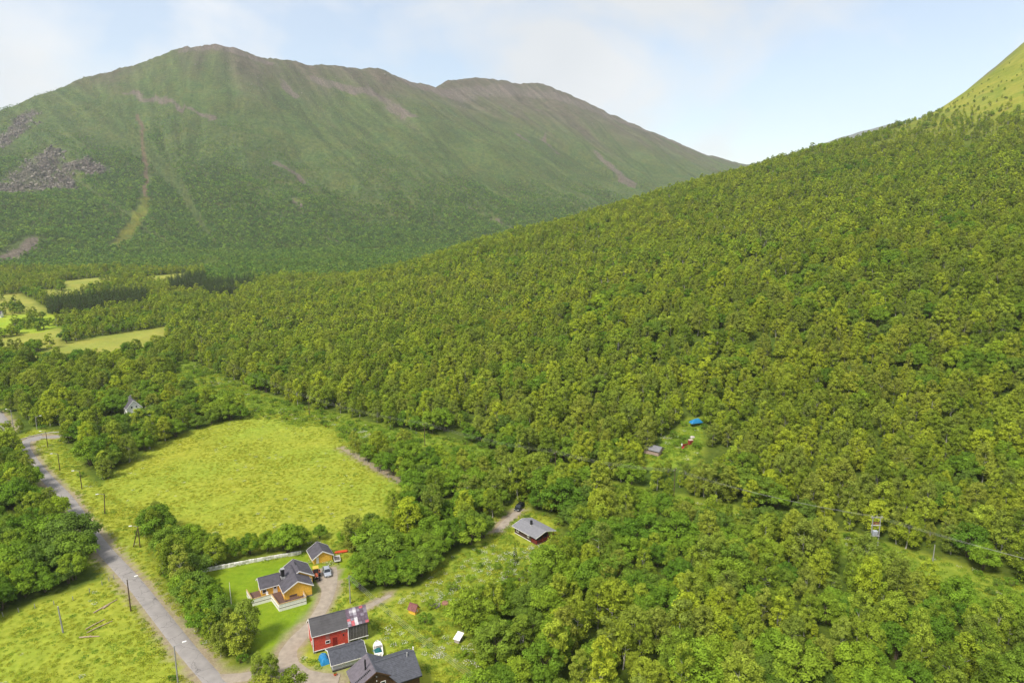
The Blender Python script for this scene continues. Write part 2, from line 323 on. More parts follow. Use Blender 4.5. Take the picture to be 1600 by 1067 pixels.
def soft(poly, x, y, w):
    e = line_dist(list(poly) + [poly[0]], x, y); s = np.where(poly_mask(poly, x, y), 1, -1) * e
    return sstep(-w, w, s)
ys = np.concatenate([np.linspace(-500, 50, 12), np.arange(56, 90, 4.), np.arange(90, 330, 1.6), 330 * 1.013 ** np.arange(0, 191)])
sx_ = np.linspace(-1.2, 1.2, 340)
Yg, Sg = np.meshgrid(ys, sx_, indexing='ij'); Xg = Sg * np.maximum(Yg + 60, 230)
Zg = ground_z(Xg, Yg); xf, yf = Xg.ravel(), Yg.ravel()
near = yf < 1000
def mk(fn):
    a = np.zeros(len(xf)); a[near] = fn(xf[near], yf[near]); return a
wig = lambda x, y: (x + 2.5 * fbm(x / 9, y / 9, 71, 2), y + 2.5 * fbm(x / 9, y / 9, 72, 2))
meadow = mk(lambda x, y: np.maximum.reduce([soft(POLY[k], *wig(x, y), 2.5) for k in ('field', 'lower_meadow', 'verge', 'yard', 'corridor', 'cabin_yard', 'clearing', 'near_shrub_meadow')]))
LAWN = [(-76.4, 155.2), (-65.8, 159.5), (-53.5, 163.5), (-50.5, 158.2), (-45, 158), (-41.6, 163.5), (-38.5, 157), (-41.5, 150), (-41, 140), (-43.5, 131), (-46.8, 124.5), (-50, 122), (-58, 130), (-66, 138), (-71.5, 146)]
fern = mk(lambda x, y: np.maximum(np.maximum.reduce([soft(POLY[k], *wig(x, y), 2.5) for k in ('corridor', 'clearing')]), .55 * soft(POLY['near_shrub_meadow'], x, y, 4)) * (.75 + .5 * fbm(x / 14, y / 14, 73, 2)) * (1 - soft(POLY['field'], x, y, 3)))
lawn = mk(lambda x, y: soft(LAWN, x, y, 1.0))
tan = mk(lambda x, y: np.maximum.reduce([soft(POLY[k], *wig(x, y), 6) for k in ('tan_field', 'fieldA', 'fieldC', 'fieldD', 'fieldE', 'fieldF')]))
bright = mk(lambda x, y: soft(POLY['fieldB'], x, y, 6))
def dirtf(x, y):
    d = np.minimum.reduce([line_dist(LINES[k], x, y) - w for k, w in (('drive', 2.2), ('drive_mouth', 1.6), ('track', .9), ('road', 2.6), ('cabin_track', 1.6), ('main_road', 3.6), ('side_road', 2.2))])
    d2 = line_dist(LINES['field_track'], x, y) - 1.3
    return np.maximum(sstep(1.4, 0, d + .9 * fbm(x / 2.5, y / 2.5, 77, 2)), sstep(1.2, 0, d2 + .8 * fbm(x / 3, y / 3, 78, 2)))
dirt = mk(dirtf)
gx, gy = np.gradient(Zg); q = Xg - np.interp(Yg, FOOT_Y, FOOT_X)
heath = sstep(120, 205, Zg + 25 * fbm(Xg / 120, Yg / 120, 81, 3)).ravel()
rockg = (sstep(.25, .7, fbm(Xg / 60, Yg / 30, 85, 4) + .35 * sstep(240, 330, Zg)) * sstep(205, 260, Zg)).ravel()
# soft hummocks in the rough meadow
Zg = Zg + (meadow * (1 - lawn) * (1 - dirt)).reshape(Zg.shape) * (.12 + .16 * fbm(Xg / 3.2, Yg / 3.2, 91, 2)) * (Yg < 500)
ground = link('ground', grid_mesh('ground', Xg, Yg, Zg, dict(meadow=meadow, fern=fern, lawn=lawn, tan=tan, bright=bright, dirt=dirt, heath=heath, rock=rockg)))
ground['kind'] = 'structure'
def blend_mat(name, base, layers, noise_scales, bump=(.5, .3), extra=None, ragged=()):
    """layers: (attribute, colour a, colour b, noise scale)"""
    m = bpy.data.materials.new(name); m.use_nodes = True; nt = m.node_tree; L = nt.links; b = nt.nodes['Principled BSDF']
    b.inputs['Roughness'].default_value = .95; b.inputs['Specular IOR Level'].default_value = .08
    geo = nt.nodes.new('ShaderNodeNewGeometry')
    def nz(scale, detail=5, vec=None, rough=.6):
        n = nt.nodes.new('ShaderNodeTexNoise'); n.inputs['Scale'].default_value = scale; n.inputs['Detail'].default_value = detail; n.inputs['Roughness'].default_value = rough
        L.new(vec if vec is not None else geo.outputs['Position'], n.inputs['Vector']); return n
    def two(ca, cb, scale, vec=None, lo=.35, hi=.65):
        n = nz(scale, vec=vec); r = nt.nodes.new('ShaderNodeValToRGB'); r.color_ramp.elements[0].position = lo; r.color_ramp.elements[1].position = hi
        r.color_ramp.elements[0].color = (*ca, 1); r.color_ramp.elements[1].color = (*cb, 1); L.new(n.outputs['Fac'], r.inputs[0]); return r.outputs[0]
    cur = two(*base)
    for att, ca, cb, sc in layers:
        a = nt.nodes.new('ShaderNodeAttribute'); a.attribute_name = att
        fo = a.outputs['Fac']
        if att in ragged:      # ragged edge: patchy plants and stones along the border of the patch
            v_ = nt.nodes.new('ShaderNodeAttribute'); v_.attribute_name = 'streak'; nr = nz(2.2, 6, v_.outputs['Vector'], .7); mm = nt.nodes.new('ShaderNodeMath'); mm.operation = 'MULTIPLY_ADD'; mm.inputs[1].default_value = 1.5; mm.inputs[2].default_value = -1.15; L.new(nr.outputs['Fac'], mm.inputs[0])
            am = nt.nodes.new('ShaderNodeMath'); am.operation = 'ADD'; L.new(fo, am.inputs[0]); L.new(mm.outputs[0], am.inputs[1])
            cl = nt.nodes.new('ShaderNodeMapRange'); cl.inputs[1].default_value = .12; cl.inputs[2].default_value = .62; L.new(am.outputs[0], cl.inputs[0]); fo = cl.outputs[0]
        mxn = nt.nodes.new('ShaderNodeMix'); mxn.data_type = 'RGBA'; L.new(fo, mxn.inputs['Factor']); L.new(cur, mxn.inputs['A']); L.new(two(ca, cb, sc), mxn.inputs['B']); cur = mxn.outputs['Result']
    if extra: cur = extra(nt, cur, two, nz, geo)
    nb = nz(noise_scales, 6); bn = nt.nodes.new('ShaderNodeBump'); bn.inputs['Strength'].default_value = bump[0]; bn.inputs['Distance'].default_value = bump[1]
    L.new(nb.outputs['Fac'], bn.inputs['Height']); L.new(bn.outputs[0], b.inputs['Normal']); L.new(cur, b.inputs['Base Color'])
    return m
def big_patches(nt, cur, two, nz, geo):
    n = nz(.035, 4); hs = nt.nodes.new('ShaderNodeHueSaturation'); mr = nt.nodes.new('ShaderNodeMapRange'); mr.inputs['From Min'].default_value = .3; mr.inputs['From Max'].default_value = .7
    mr.inputs['To Min'].default_value = .52; mr.inputs['To Max'].default_value = .485; nt.links.new(n.outputs['Fac'], mr.inputs[0]); nt.links.new(mr.outputs[0], hs.inputs['Hue']); nt.links.new(cur, hs.inputs['Color'])
    n2_ = nz(.35, 3); m2 = nt.nodes.new('ShaderNodeMapRange'); m2.inputs['To Min'].default_value = .75; m2.inputs['To Max'].default_value = 1.25; nt.links.new(n2_.outputs['Fac'], m2.inputs[0]); nt.links.new(m2.outputs[0], hs.inputs['Value'])
    return hs.outputs[0]
ground.data.materials.append(blend_mat('ground_cover', ((.055, .085, .012), (.10, .135, .016), .6), [
    ('meadow', (.23, .27, .026), (.33, .355, .040), .5), ('fern', (.115, .19, .018), (.19, .26, .026), .5), ('lawn', (.165, .24, .012), (.215, .285, .016), .9),
    ('tan', (.235, .26, .042), (.33, .315, .06), .03), ('bright', (.27, .36, .025), (.32, .38, .035), .08),
    ('heath', (.16, .20, .022), (.29, .275, .042), .05), ('rock', (.12, .115, .10), (.19, .175, .15), .15),
    ('dirt', (.26, .205, .13), (.33, .27, .18), 1.2)], 2.2, (.6, .25), big_patches))
# ---- the mountain across the valley
ym = 930 * (4500 / 930) ** (np.linspace(0, 1, 400)); sm_ = np.linspace(-1.02, .8, 470)
Ym, Sm = np.meshgrid(ym, sm_, indexing='ij'); Xm = Sm * Ym
Zm = mountain_z(Xm, Ym); dm, tm, hm, sdm = ridge_frame(Xm, Ym)
def rocky(lines, jit=18):
    jx = Xm + jit * fbm(Xm / 40, Ym / 40, 101, 3); jy = Ym + jit * fbm(Xm / 40, Ym / 40, 102, 3); a = np.zeros(Xm.shape)
    for pts, w in lines: a = np.maximum(a, sstep(w, w * .35, line_dist(pts, jx, jy)))
    return a
CLIFF = [([(-1076, 1467), (-1085, 1520), (-1107, 1603), (-1123, 1679), (-1154, 1755)], 62), ([(-1130, 1690), (-1086, 1707), (-1009, 1706)], 42), ([(-1072, 1582), (-1060, 1660), (-1030, 1622)], 40), ([(-1314, 1817), (-1358, 1947), (-1375, 2045)], 48)]
SCREE = [([(-1154, 2142), (-1061, 2086), (-988, 2049), (-887, 1983), (-827, 1962)], 24), ([(-776, 1038), (-791, 1096), (-814, 1173)], 30),
         ([(-759, 2376), (-700, 2300)], 34), ([(-671, 2482), (-601, 2507), (-497, 2538)], 44), ([(-501, 2559), (-419, 2470), (-322, 2396)], 34), ([(-607, 1805), (-562, 1792), (-521, 1758)], 22), ([(-498, 1573), (-469, 1546)], 13),
         ([(24, 2669), (70, 2612)], 26), ([(120, 2791), (170, 2684)], 26), ([(335, 2746), (384, 2637), (440, 2536)], 42), ([(-48, 1737), (-7, 1667)], 16), ([(-124, 1808), (-64, 1740)], 12), ([(-376, 1398), (-350, 1370)], 9),
         ([(-981, 2440), (-900, 2450), (-840, 2480)], 60), ([(-1085, 2400), (-981, 2420)], 45), ([(-399, 2807), (-257, 2920), (0, 3179), (230, 3286), (462, 3417), (741, 3619), (1102, 3894)], 90)]
SCREE = [(p_, w_ * .8) for p_, w_ in SCREE]
TRAIL = [([(-1048, 1999), (-999, 1921), (-930, 1793), (-905, 1740), (-887, 1709), (-832, 1578)], 10)]
GREEN = [([(-820, 1563), (-760, 1409), (-746, 1331), (-706, 1224)], 18)]
cliff = rocky(CLIFF, 26); scree = rocky(SCREE, 20); trail = rocky(TRAIL, 8); gap = rocky(GREEN, 8)
Zm = Zm + cliff * (16 * np.abs(fbm(Xm / 30, Ym / 30, 111, 3)) + 10 * (np.floor(fbm(Xm / 55, Ym / 55, 112, 2) * 3) / 3)) + scree * 2 * fbm(Xm / 14, Ym / 14, 113, 2)
Zm = Zm + 2.6 * fbm(Xm / 16, Ym / 16, 114, 3)
Zm = np.maximum(Zm, -14)
relh = Zm / 600
upper = sstep(.50, .95, relh + .22 * fbm(tm / 70, dm / 400, 115, 3) + .12 * np.clip((Xm + 200) / 1500, -.5, 1.2) * 2.2)
strk = np.stack([tm / 26, dm / 260, np.zeros_like(tm)], -1).reshape(-1, 3)
mountain = link('mountain', grid_mesh('mountain', Xm, Ym, Zm, dict(cliff=cliff.ravel(), scree=scree.ravel(), trail=trail.ravel(), gap=gap.ravel(), upper=upper.ravel(), streak=strk)))
mountain['kind'] = 'structure'
def streaks(nt, cur, two, nz, geo):
    a = nt.nodes.new('ShaderNodeAttribute'); a.attribute_name = 'streak'
    n = nz(1.0, 4, a.outputs['Vector']); hs = nt.nodes.new('ShaderNodeHueSaturation'); mr = nt.nodes.new('ShaderNodeMapRange'); mr.inputs['From Min'].default_value = .25; mr.inputs['From Max'].default_value = .75
    mr.inputs['To Min'].default_value = .6; mr.inputs['To Max'].default_value = 1.45; nt.links.new(n.outputs['Fac'], mr.inputs[0]); nt.links.new(mr.outputs[0], hs.inputs['Value']); nt.links.new(cur, hs.inputs['Color'])
    n2_ = nz(.018, 4); m2 = nt.nodes.new('ShaderNodeMapRange'); m2.inputs['From Min'].default_value = .3; m2.inputs['From Max'].default_value = .7; m2.inputs['To Min'].default_value = .515; m2.inputs['To Max'].default_value = .46
    nt.links.new(n2_.outputs['Fac'], m2.inputs[0]); nt.links.new(m2.outputs[0], hs.inputs['Hue']); return hs.outputs[0]
mountain.data.materials.append(blend_mat('mountain_cover', ((.058, .095, .030), (.115, .155, .042), .09), [  # base greens carry some painted-in blue haze
    ('upper', (.09, .085, .045), (.15, .125, .08), .05), ('gap', (.13, .16, .03), (.17, .18, .03), .05), ('trail', (.15, .11, .065), (.20, .15, .09), .05),
    ('scree', (.12, .10, .075), (.20, .165, .125), .14), ('cliff', (.03, .026, .024), (.17, .14, .115), .16)], .2, (1.0, 9.0), streaks, ('scree', 'cliff', 'trail')))
# ---- the hazy ridge beyond the pass
yd = np.linspace(4650, 5550, 30); xd = np.linspace(900, 4400, 90); Yd, Xd = np.meshgrid(yd, xd, indexing='ij')
Zd = 430 * sstep(1100, 3400, Xd) - .3 * np.abs(Yd - 5100) + 295 + 20 * fbm(Xd / 300, Yd / 300, 121, 4)
hill = link('distant_hill', grid_mesh('distant_hill', Xd, Yd, np.maximum(Zd, -14), {})); hill['kind'] = 'structure'
hill.data.materials.append(mat('bare_hill', (.13, .13, .11), .95, .2, .004))
# ---- roads: ribbons a few centimetres proud of the ground
def ribbon(name, pts, width, m, lift, kind='structure', jag=0.):
    c = smoothline(pts, 1.5); d = np.gradient(c, axis=0); d /= np.linalg.norm(d, axis=1)[:, None] + 1e-9; n = np.stack([d[:, 1], -d[:, 0]], 1)
    w = np.interp(np.linspace(0, 1, len(c)), np.linspace(0, 1, len(width)), width) if hasattr(width, '__len__') else np.full(len(c), width)
    V = []; cols = 7; jl = 1 + jag * fbm(np.arange(len(c)) / 2.7, np.zeros(len(c)), 131, 3); jr = 1 + jag * fbm(np.arange(len(c)) / 2.7, np.zeros(len(c)) + 5, 132, 3)
    for j in range(cols):
        s = (j / (cols - 1) - .5); off = s * w * np.where(s < 0, jl, jr); p = c + n * off[:, None]
        z = ground_z(p[:, 0], p[:, 1]) + lift * (1 if 0 < j < cols - 1 else -1.2) + .02 * (1 - abs(s) * 2)
        V.append(np.column_stack([p, z]))
    V = np.stack(V, 1); Z = V[..., 2]
    o = link(name, grid_mesh(name, V[..., 0], V[..., 1], Z, {})); o['kind'] = kind; o.data.materials.append(m); return o
def asphalt():
    m = mat('old_asphalt', (.29, .265, .245), .9, .10, .5, .25, spec=.15, detail=8); nt = m.node_tree; b = nt.nodes['Principled BSDF']
    src = b.inputs['Base Color'].links[0].from_socket
    tcn = nt.nodes.new('ShaderNodeTexCoord'); vo = nt.nodes.new('ShaderNodeTexVoronoi'); vo.feature = 'DISTANCE_TO_EDGE'; vo.inputs['Scale'].default_value = .22
    nzw = nt.nodes.new('ShaderNodeTexNoise'); nzw.inputs['Scale'].default_value = .9; ad = nt.nodes.new('ShaderNodeVectorMath'); ad.operation = 'ADD'; nt.links.new(tcn.outputs['Object'], ad.inputs[0]); nt.links.new(nzw.outputs['Color'], ad.inputs[1]); nt.links.new(tcn.outputs['Object'], nzw.inputs['Vector'])
    nt.links.new(ad.outputs[0], vo.inputs['Vector']); mr = nt.nodes.new('ShaderNodeMapRange'); mr.inputs[2].default_value = .012; mr.inputs[3].default_value = .55; mr.inputs[4].default_value = 1; nt.links.new(vo.outputs['Distance'], mr.inputs[0])
    hs = nt.nodes.new('ShaderNodeHueSaturation'); nt.links.new(src, hs.inputs['Color']); nt.links.new(mr.outputs[0], hs.inputs['Value']); nt.links.new(hs.outputs[0], b.inputs['Base Color']); return m
M_ASPH = asphalt(); M_GRAV = mat('pale_gravel', (.33, .275, .215), .95, .16, .8, .4, detail=8)
ribbon('road', LINES['road'], 4.2, M_ASPH, .10)
ribbon('side_road', [(-184.6, 249.0), (-181.0, 253.2), (-172.0, 255.0)], 3.6, M_ASPH, .085)
ribbon('main_road', [(-189.3, 192.0), (-197.1, 231.3), (-201.3, 252), (-208.3, 266), (-219.8, 279.2), (-233.6, 291.9), (-271.0, 316.9)], 6.5, M_ASPH, .115)
MK = mat('road_paint', (.7, .7, .68), .7, .1, 3)
ribbon('road_marking', [(-198.6, 229.3), (-203.0, 251), (-210.2, 264.6), (-221.3, 277.2), (-234.9, 289.6)], .18, MK, .15)
cs = smoothline(LINES['road'], 1.5); k_ = int(np.argmin(np.hypot(cs[:, 0] + 103.0, cs[:, 1] - 161.5))); dd = cs[k_ + 1] - cs[k_]; dd /= np.linalg.norm(dd); nn = np.array([dd[1], -dd[0]])
ribbon('road_patch_seam', [tuple(cs[k_] - nn * 2.1 + dd * .5), tuple(cs[k_]), tuple(cs[k_] + nn * 2.1 - dd * .5)], .16, mat('pale_tar', (.24, .23, .21), .8, .1, 3), .14)
ribbon('drive', [(-38.5, 111.5), (-41.0, 116.5), (-44.6, 120.5), (-45.8, 124.3), (-45.2, 128.4), (-43.6, 134.4), (-42.9, 141.4), (-43.7, 147.5), (-45.8, 153.5), (-46.6, 156.8)], [5.5, 6, 5.2, 4.2, 3.6, 3.3, 3.2, 4.0, 6.2, 5.6], M_GRAV, .075, jag=.16)
ribbon('drive_mouth', LINES['drive_mouth'], [3.4, 3.2, 3.8, 4.6, 4.8, 3.6], M_GRAV, .088, jag=.16)
ribbon('path', [(-40.5, 133.5), (-36.3, 136.8), (-32.8, 140.3), (-28.5, 144.9)], [1.4, 2.2, 2.0, 1.4], M_GRAV, .07, jag=.3)
ribbon('cabin_path', [(3.2, 192.5), (.6, 186.7), (-2.2, 181.2), (-3.8, 176.0)], [2.6, 2.6, 3.4, 2.4], M_GRAV, .07, jag=.4)

# ---------------- vegetation ----------------
M_BIRCH = leaf_mat('birch_leaves', BIRCH_RAMP); M_BROAD = leaf_mat('broad_leaves', BROAD_RAMP); M_SPRUCE = leaf_mat('spruce_needles', SPRUCE_RAMP, .2)
M_HERB = leaf_mat('meadow_herbs', HERB_RAMP, .3); M_FERN = leaf_mat('green_herbs', FERN_RAMP, .3); M_BLOOM = mat('meadow_blossom', (.66, .64, .54), .8, .1, 6); M_FARLEAF = leaf_mat('far_leaves', FAR_RAMP, .4)
M_BARK = mat('birch_bark', (.42, .39, .34), .85, .35, 3, .3); M_DARKBARK = mat('dark_bark', (.10, .075, .05), .9, .25, 4, .4)
def leaf_cards(C, Nrm, size, r, jit=.55, aspect=.75):
    """diamond leaf sprays: centres C, outward normals"""
    n = len(C); nv = Nrm + r.normal(0, jit, (n, 3)); nv /= np.linalg.norm(nv, axis=1)[:, None] + 1e-9
    a = np.cross(nv, r.normal(0, 1, (n, 3))); a /= np.linalg.norm(a, axis=1)[:, None] + 1e-9; b = np.cross(nv, a)
    s = (size * r.uniform(.65, 1.35, n))[:, None]; bend = nv * s * .18
    V = np.stack([C - a * s - bend, C - b * s * aspect * r.uniform(.6, 1, (n, 1)), C + a * s - bend, C + b * s * aspect * r.uniform(.6, 1, (n, 1))], 1).reshape(-1, 3)
    return V, np.arange(4 * n).reshape(n, 4)
def clump_crown(r, centres, radii, per, size, squash=(1, 1, .85), jit=.5):
    Vs = []; Qs = []; T = []; b = 0
    for c, rad in zip(centres, radii):
        k = max(6, int(per * rad * rad)); d = r.normal(0, 1, (k, 3)); d /= np.linalg.norm(d, axis=1)[:, None]
        d[:, 2] = np.where((d[:, 2] < -.35), -d[:, 2] * .7, d[:, 2])
        P = c + d * rad * np.array(squash) * r.uniform(.62, 1.08, (k, 1))
        V, Q = leaf_cards(P, d + np.array([0, 0, .35]), size, r, jit)
        Vs.append(V); Qs.append(Q + b); b += len(V); T.append(np.repeat(np.clip(r.normal(.5, .18) + r.normal(0, .16, k), 0, 1), 4))
    return np.concatenate(Vs), np.concatenate(Qs), np.concatenate(T)
def birch_shape(r, h, R0, n):
    C = []; rad = []
    base = .14
    while len(C) < n:
        f = r.uniform(0, 1) ** .85; prof = math.sqrt(max(.03, 1 - ((f - .40) / .63) ** 2))
        th = r.uniform(0, 2 * math.pi); q = R0 * prof * r.uniform(.35, 1.0) ** .6
        C.append((q * math.cos(th) + r.normal(0, .1), q * math.sin(th) + r.normal(0, .1), h * (base + (1 - base) * f) - .25)); rad.append(r.uniform(.55, .95) * (1.12 - .5 * f) * R0 / 2.1)
    C.append((0, 0, h - .45)); rad.append(.5 * R0 / 2.1)
    return np.array(C), np.array(rad)
def round_shape(r, h, R0, n):
    C = []; rad = []
    while len(C) < n:
        d = r.normal(0, 1, 3); d /= np.linalg.norm(d)
        if d[2] < -.55: continue
        q = r.uniform(.4, 1.0) ** .5
        C.append((d[0] * R0 * q, d[1] * R0 * q, h * .5 + d[2] * h * .42 * q)); rad.append(r.uniform(.5, 1.0) * R0 / 2.6)
    return np.array(C), np.array(rad)
def trunk_mb(r, h, rad, stems=1, spread=.0):
    m = MB()
    for s in range(stems):
        th = r.uniform(0, 6.28); lx, ly = spread * math.cos(th), spread * math.sin(th); top = h * r.uniform(.62, .75)
        pts = [(lx * .3 * (t > 0) + lx * t + .12 * math.sin(3 * t + s), ly * t + .1 * math.sin(2.3 * t + 2 * s), -.3 + t * top) for t in (0, .15, .35, .6, .82, 1)]
        m.tube(pts, [rad * 1.3, rad, rad * .82, rad * .6, rad * .35, rad * .12], 6)
        for k in range(6):
            t = .3 + .1 * k; a = r.uniform(0, 6.28); p = np.array([lx * t, ly * t, -.3 + t * top]); e = p + np.array([math.cos(a), math.sin(a), .7]) * h * .14
            m.tube([p, (p + e) / 2 + np.array([0, 0, .1]), e], [rad * .4, rad * .28, rad * .1], 4)
    return m
def mb_mesh(mb, name, m):
    me = bpy.data.meshes.new(name); me.from_pydata(mb.v, [], mb.f); me.update(); me.materials.append(m); return me
def joined(name, crown, crown_mat, mb, bark):
    """crown cards and trunk in one mesh: source of the far wood"""
    V, Q, T = crown; tv = np.array(mb.v) if mb and mb.v else np.zeros((0, 3)); nq = len(Q)
    fq = [f for f in (mb.f if mb else []) if len(f) == 4]
    allQ = np.concatenate([Q, np.array(fq, int).reshape(-1, 4) + len(V)]) if fq else Q
    me = mesh_np(name, np.concatenate([V, tv]), allQ, {'tint': np.concatenate([T, np.full(len(tv), .5)])})
    me.materials.append(crown_mat); me.materials.append(bark)
    me.polygons.foreach_set('material_index', np.concatenate([np.zeros(nq, int), np.ones(len(allQ) - nq, int)]).astype(np.int32)); return me
PROTO = {}
def make_protos():
    for kind, cnt in (('birch', 7), ('broad', 5), ('shrub', 4), ('spruce', 3)):
        L = []
        for i in range(cnt):
            r = np.random.default_rng(100 + i + {'birch': 0, 'broad': 20, 'shrub': 40, 'spruce': 60}[kind])
            if kind == 'birch':
                h = 8.0; C, rad = birch_shape(r, h, r.uniform(1.5, 2.05), 64); cr = clump_crown(r, C, rad, 260, .125, (1, 1, 1.15), .34); tk = trunk_mb(r, h, .12, 1 if i % 3 else 2, .25); cm, bm_ = M_BIRCH, M_BARK
                C2, rad2 = birch_shape(r, h, r.uniform(1.6, 2.05), 34); mid = clump_crown(r, C2, rad2 * 1.1, 105, .24, (1, 1, 1), .32)
            elif kind == 'broad':
                h = 6.6; C, rad = round_shape(r, h, r.uniform(2.4, 2.9), 52); cr = clump_crown(r, C, rad, 220, .14, (1, 1, .9), .34); tk = trunk_mb(r, h, .13, 3, .8); cm, bm_ = M_BROAD, M_DARKBARK
                C2, rad2 = round_shape(r, h, 2.5, 30); mid = clump_crown(r, C2, rad2 * 1.1, 95, .25, (1, 1, .85), .32)
            elif kind == 'shrub':
                h = 2.4; C, rad = round_shape(r, h, r.uniform(1.3, 1.7), 22); cr = clump_crown(r, C, rad * 1.1, 150, .13); tk = trunk_mb(r, h, .05, 4, .7); cm, bm_ = M_BROAD, M_DARKBARK
                mid = None
            else:
                h = 12.; C = []; rad = []
                for lay in range(13):
                    f = lay / 12.; k = int(9 * (1 - f)) + 2
                    for j in range(k):
                        a = 2 * math.pi * j / k + r.uniform(0, .6); q = 2.1 * (1 - f) ** .85 * r.uniform(.55, 1); C.append((q * math.cos(a), q * math.sin(a), 1.2 + f * 10.6 - .25 * q)); rad.append(.55 * (1 - .5 * f))
                cr = clump_crown(r, np.array(C), np.array(rad), 90, .16, (1, 1, .5)); tk = trunk_mb(r, h, .16, 1); cm, bm_ = M_SPRUCE, M_DARKBARK
                mid = clump_crown(r, np.array(C)[::2], np.array(rad)[::2] * 1.3, 34, .3, (1, 1, .6))
            me = mesh_np(kind + '_crown', cr[0], cr[1], {'tint': cr[2]}); me.materials.append(cm)
            L.append(dict(h=h, crown=me, trunk=mb_mesh(tk, kind + '_trunk', bm_), full=joined(kind + '_whole', cr, cm, tk, bm_), mid=joined(kind + '_plain', mid, cm, tk, bm_) if mid else None))
        PROTO[kind] = L
    L = []
    for i in range(5):   # trees of the far slope, three to five pixels each
        r = np.random.default_rng(300 + i); C, rad = round_shape(r, 5.0, 1.9, 9); c = clump_crown(r, C, rad * 1.2, 16, .5); L.append(joined('far_tree', c, M_FARLEAF, None, M_BARK))
    PROTO['far'] = L
    L = []
    for i in range(9):   # meadow tufts: 0-3 grass, 4 and 5 with blossom, 6-8 green herbs
        r = np.random.default_rng(400 + i); k = 46; th = r.uniform(0, 6.28, k); q = .75 * np.sqrt(r.uniform(0, 1, k)); P = np.column_stack([q * np.cos(th), q * np.sin(th), r.uniform(.05, .42, k) * (1.15 - q)])
        V, Q = leaf_cards(P, np.column_stack([np.cos(th) * .5, np.sin(th) * .5, np.full(k, .8)]), .17, r, .5, .45); T = np.repeat(np.clip(r.normal(.5, .2, k), 0, 1), 4)
        if i in (4, 5):
            t3 = r.uniform(0, 6.28, 26); q3 = .7 * np.sqrt(r.uniform(0, 1, 26)); P3 = np.column_stack([q3 * np.cos(t3), q3 * np.sin(t3), r.uniform(.3, .55, 26)]); V3_, Q3 = leaf_cards(P3, np.tile([0, 0, 1.], (26, 1)), .075, r, .3, .8)
            Q = np.concatenate([Q, Q3 + len(V)]); V = np.concatenate([V, V3_]); T = np.concatenate([T, np.full(len(V3_), .5)])
        me = mesh_np('tuft', V, Q, {'tint': T}); me.materials.append(M_HERB if i < 5 else M_FERN); me.materials.append(M_BLOOM)
        if i in (4, 5): me.polygons.foreach_set('material_index', (np.arange(k + 26) >= k).astype(np.int32))
        L.append(me)
    PROTO['tuft'] = L
make_protos()
def scatter(name, meshes, P, rot, scl, idx, label, cat):
    c = bpy.data.collections.new(name + '_source')
    for i, me in enumerate(meshes): c.objects.link(bpy.data.objects.new('%s_kind_%02d' % (name, i), me))
    me = bpy.data.meshes.new(name); me.vertices.add(len(P)); me.vertices.foreach_set('co', np.asarray(P, np.float32).ravel())
    a = me.attributes.new('turn', 'FLOAT_VECTOR', 'POINT'); a.data.foreach_set('vector', np.asarray(rot, np.float32).ravel())
    a = me.attributes.new('size', 'FLOAT_VECTOR', 'POINT'); a.data.foreach_set('vector', np.asarray(scl, np.float32).ravel())
    a = me.attributes.new('pick', 'INT', 'POINT'); a.data.foreach_set('value', np.asarray(idx, np.int32))
    o = link(name, me); tag(o, label, cat, None, 'stuff')
    g = bpy.data.node_groups.new(name, 'GeometryNodeTree'); g.interface.new_socket('Geometry', in_out='INPUT', socket_type='NodeSocketGeometry'); g.interface.new_socket('Geometry', in_out='OUTPUT', socket_type='NodeSocketGeometry')
    gi = g.nodes.new('NodeGroupInput'); go = g.nodes.new('NodeGroupOutput'); ip = g.nodes.new('GeometryNodeInstanceOnPoints'); ci = g.nodes.new('GeometryNodeCollectionInfo')
    ci.inputs['Collection'].default_value = c; ci.inputs['Separate Children'].default_value = True; ci.inputs['Reset Children'].default_value = True
    def attr(nm, t):
        n = g.nodes.new('GeometryNodeInputNamedAttribute'); n.data_type = t; n.inputs['Name'].default_value = nm; return n.outputs['Attribute']
    g.links.new(gi.outputs[0], ip.inputs['Points']); g.links.new(ci.outputs[0], ip.inputs['Instance']); ip.inputs['Pick Instance'].default_value = True
    g.links.new(attr('pick', 'INT'), ip.inputs['Instance Index']); g.links.new(attr('turn', 'FLOAT_VECTOR'), ip.inputs['Rotation']); g.links.new(attr('size', 'FLOAT_VECTOR'), ip.inputs['Scale'])
    g.links.new(ip.outputs[0], go.inputs[0])
    md = o.modifiers.new('scatter', 'NODES'); md.node_group = g
    return o
def jgrid(x0, x1, y0, y1, s, r, jit=.42):
    X, Y = np.meshgrid(np.arange(x0, x1, s), np.arange(y0, y1, s)); X = X + (np.arange(X.shape[0]) % 2)[:, None] * s * .5
    return (X + r.uniform(-jit, jit, X.shape) * s).ravel(), (Y + r.uniform(-jit, jit, X.shape) * s).ravel()
CLEAR = ('field', 'lower_meadow', 'yard', 'verge', 'cabin_yard', 'clearing', 'corridor', 'tan_field', 'fieldA', 'fieldB', 'fieldC', 'fieldD', 'fieldE', 'fieldF', 'near_shrub_meadow')
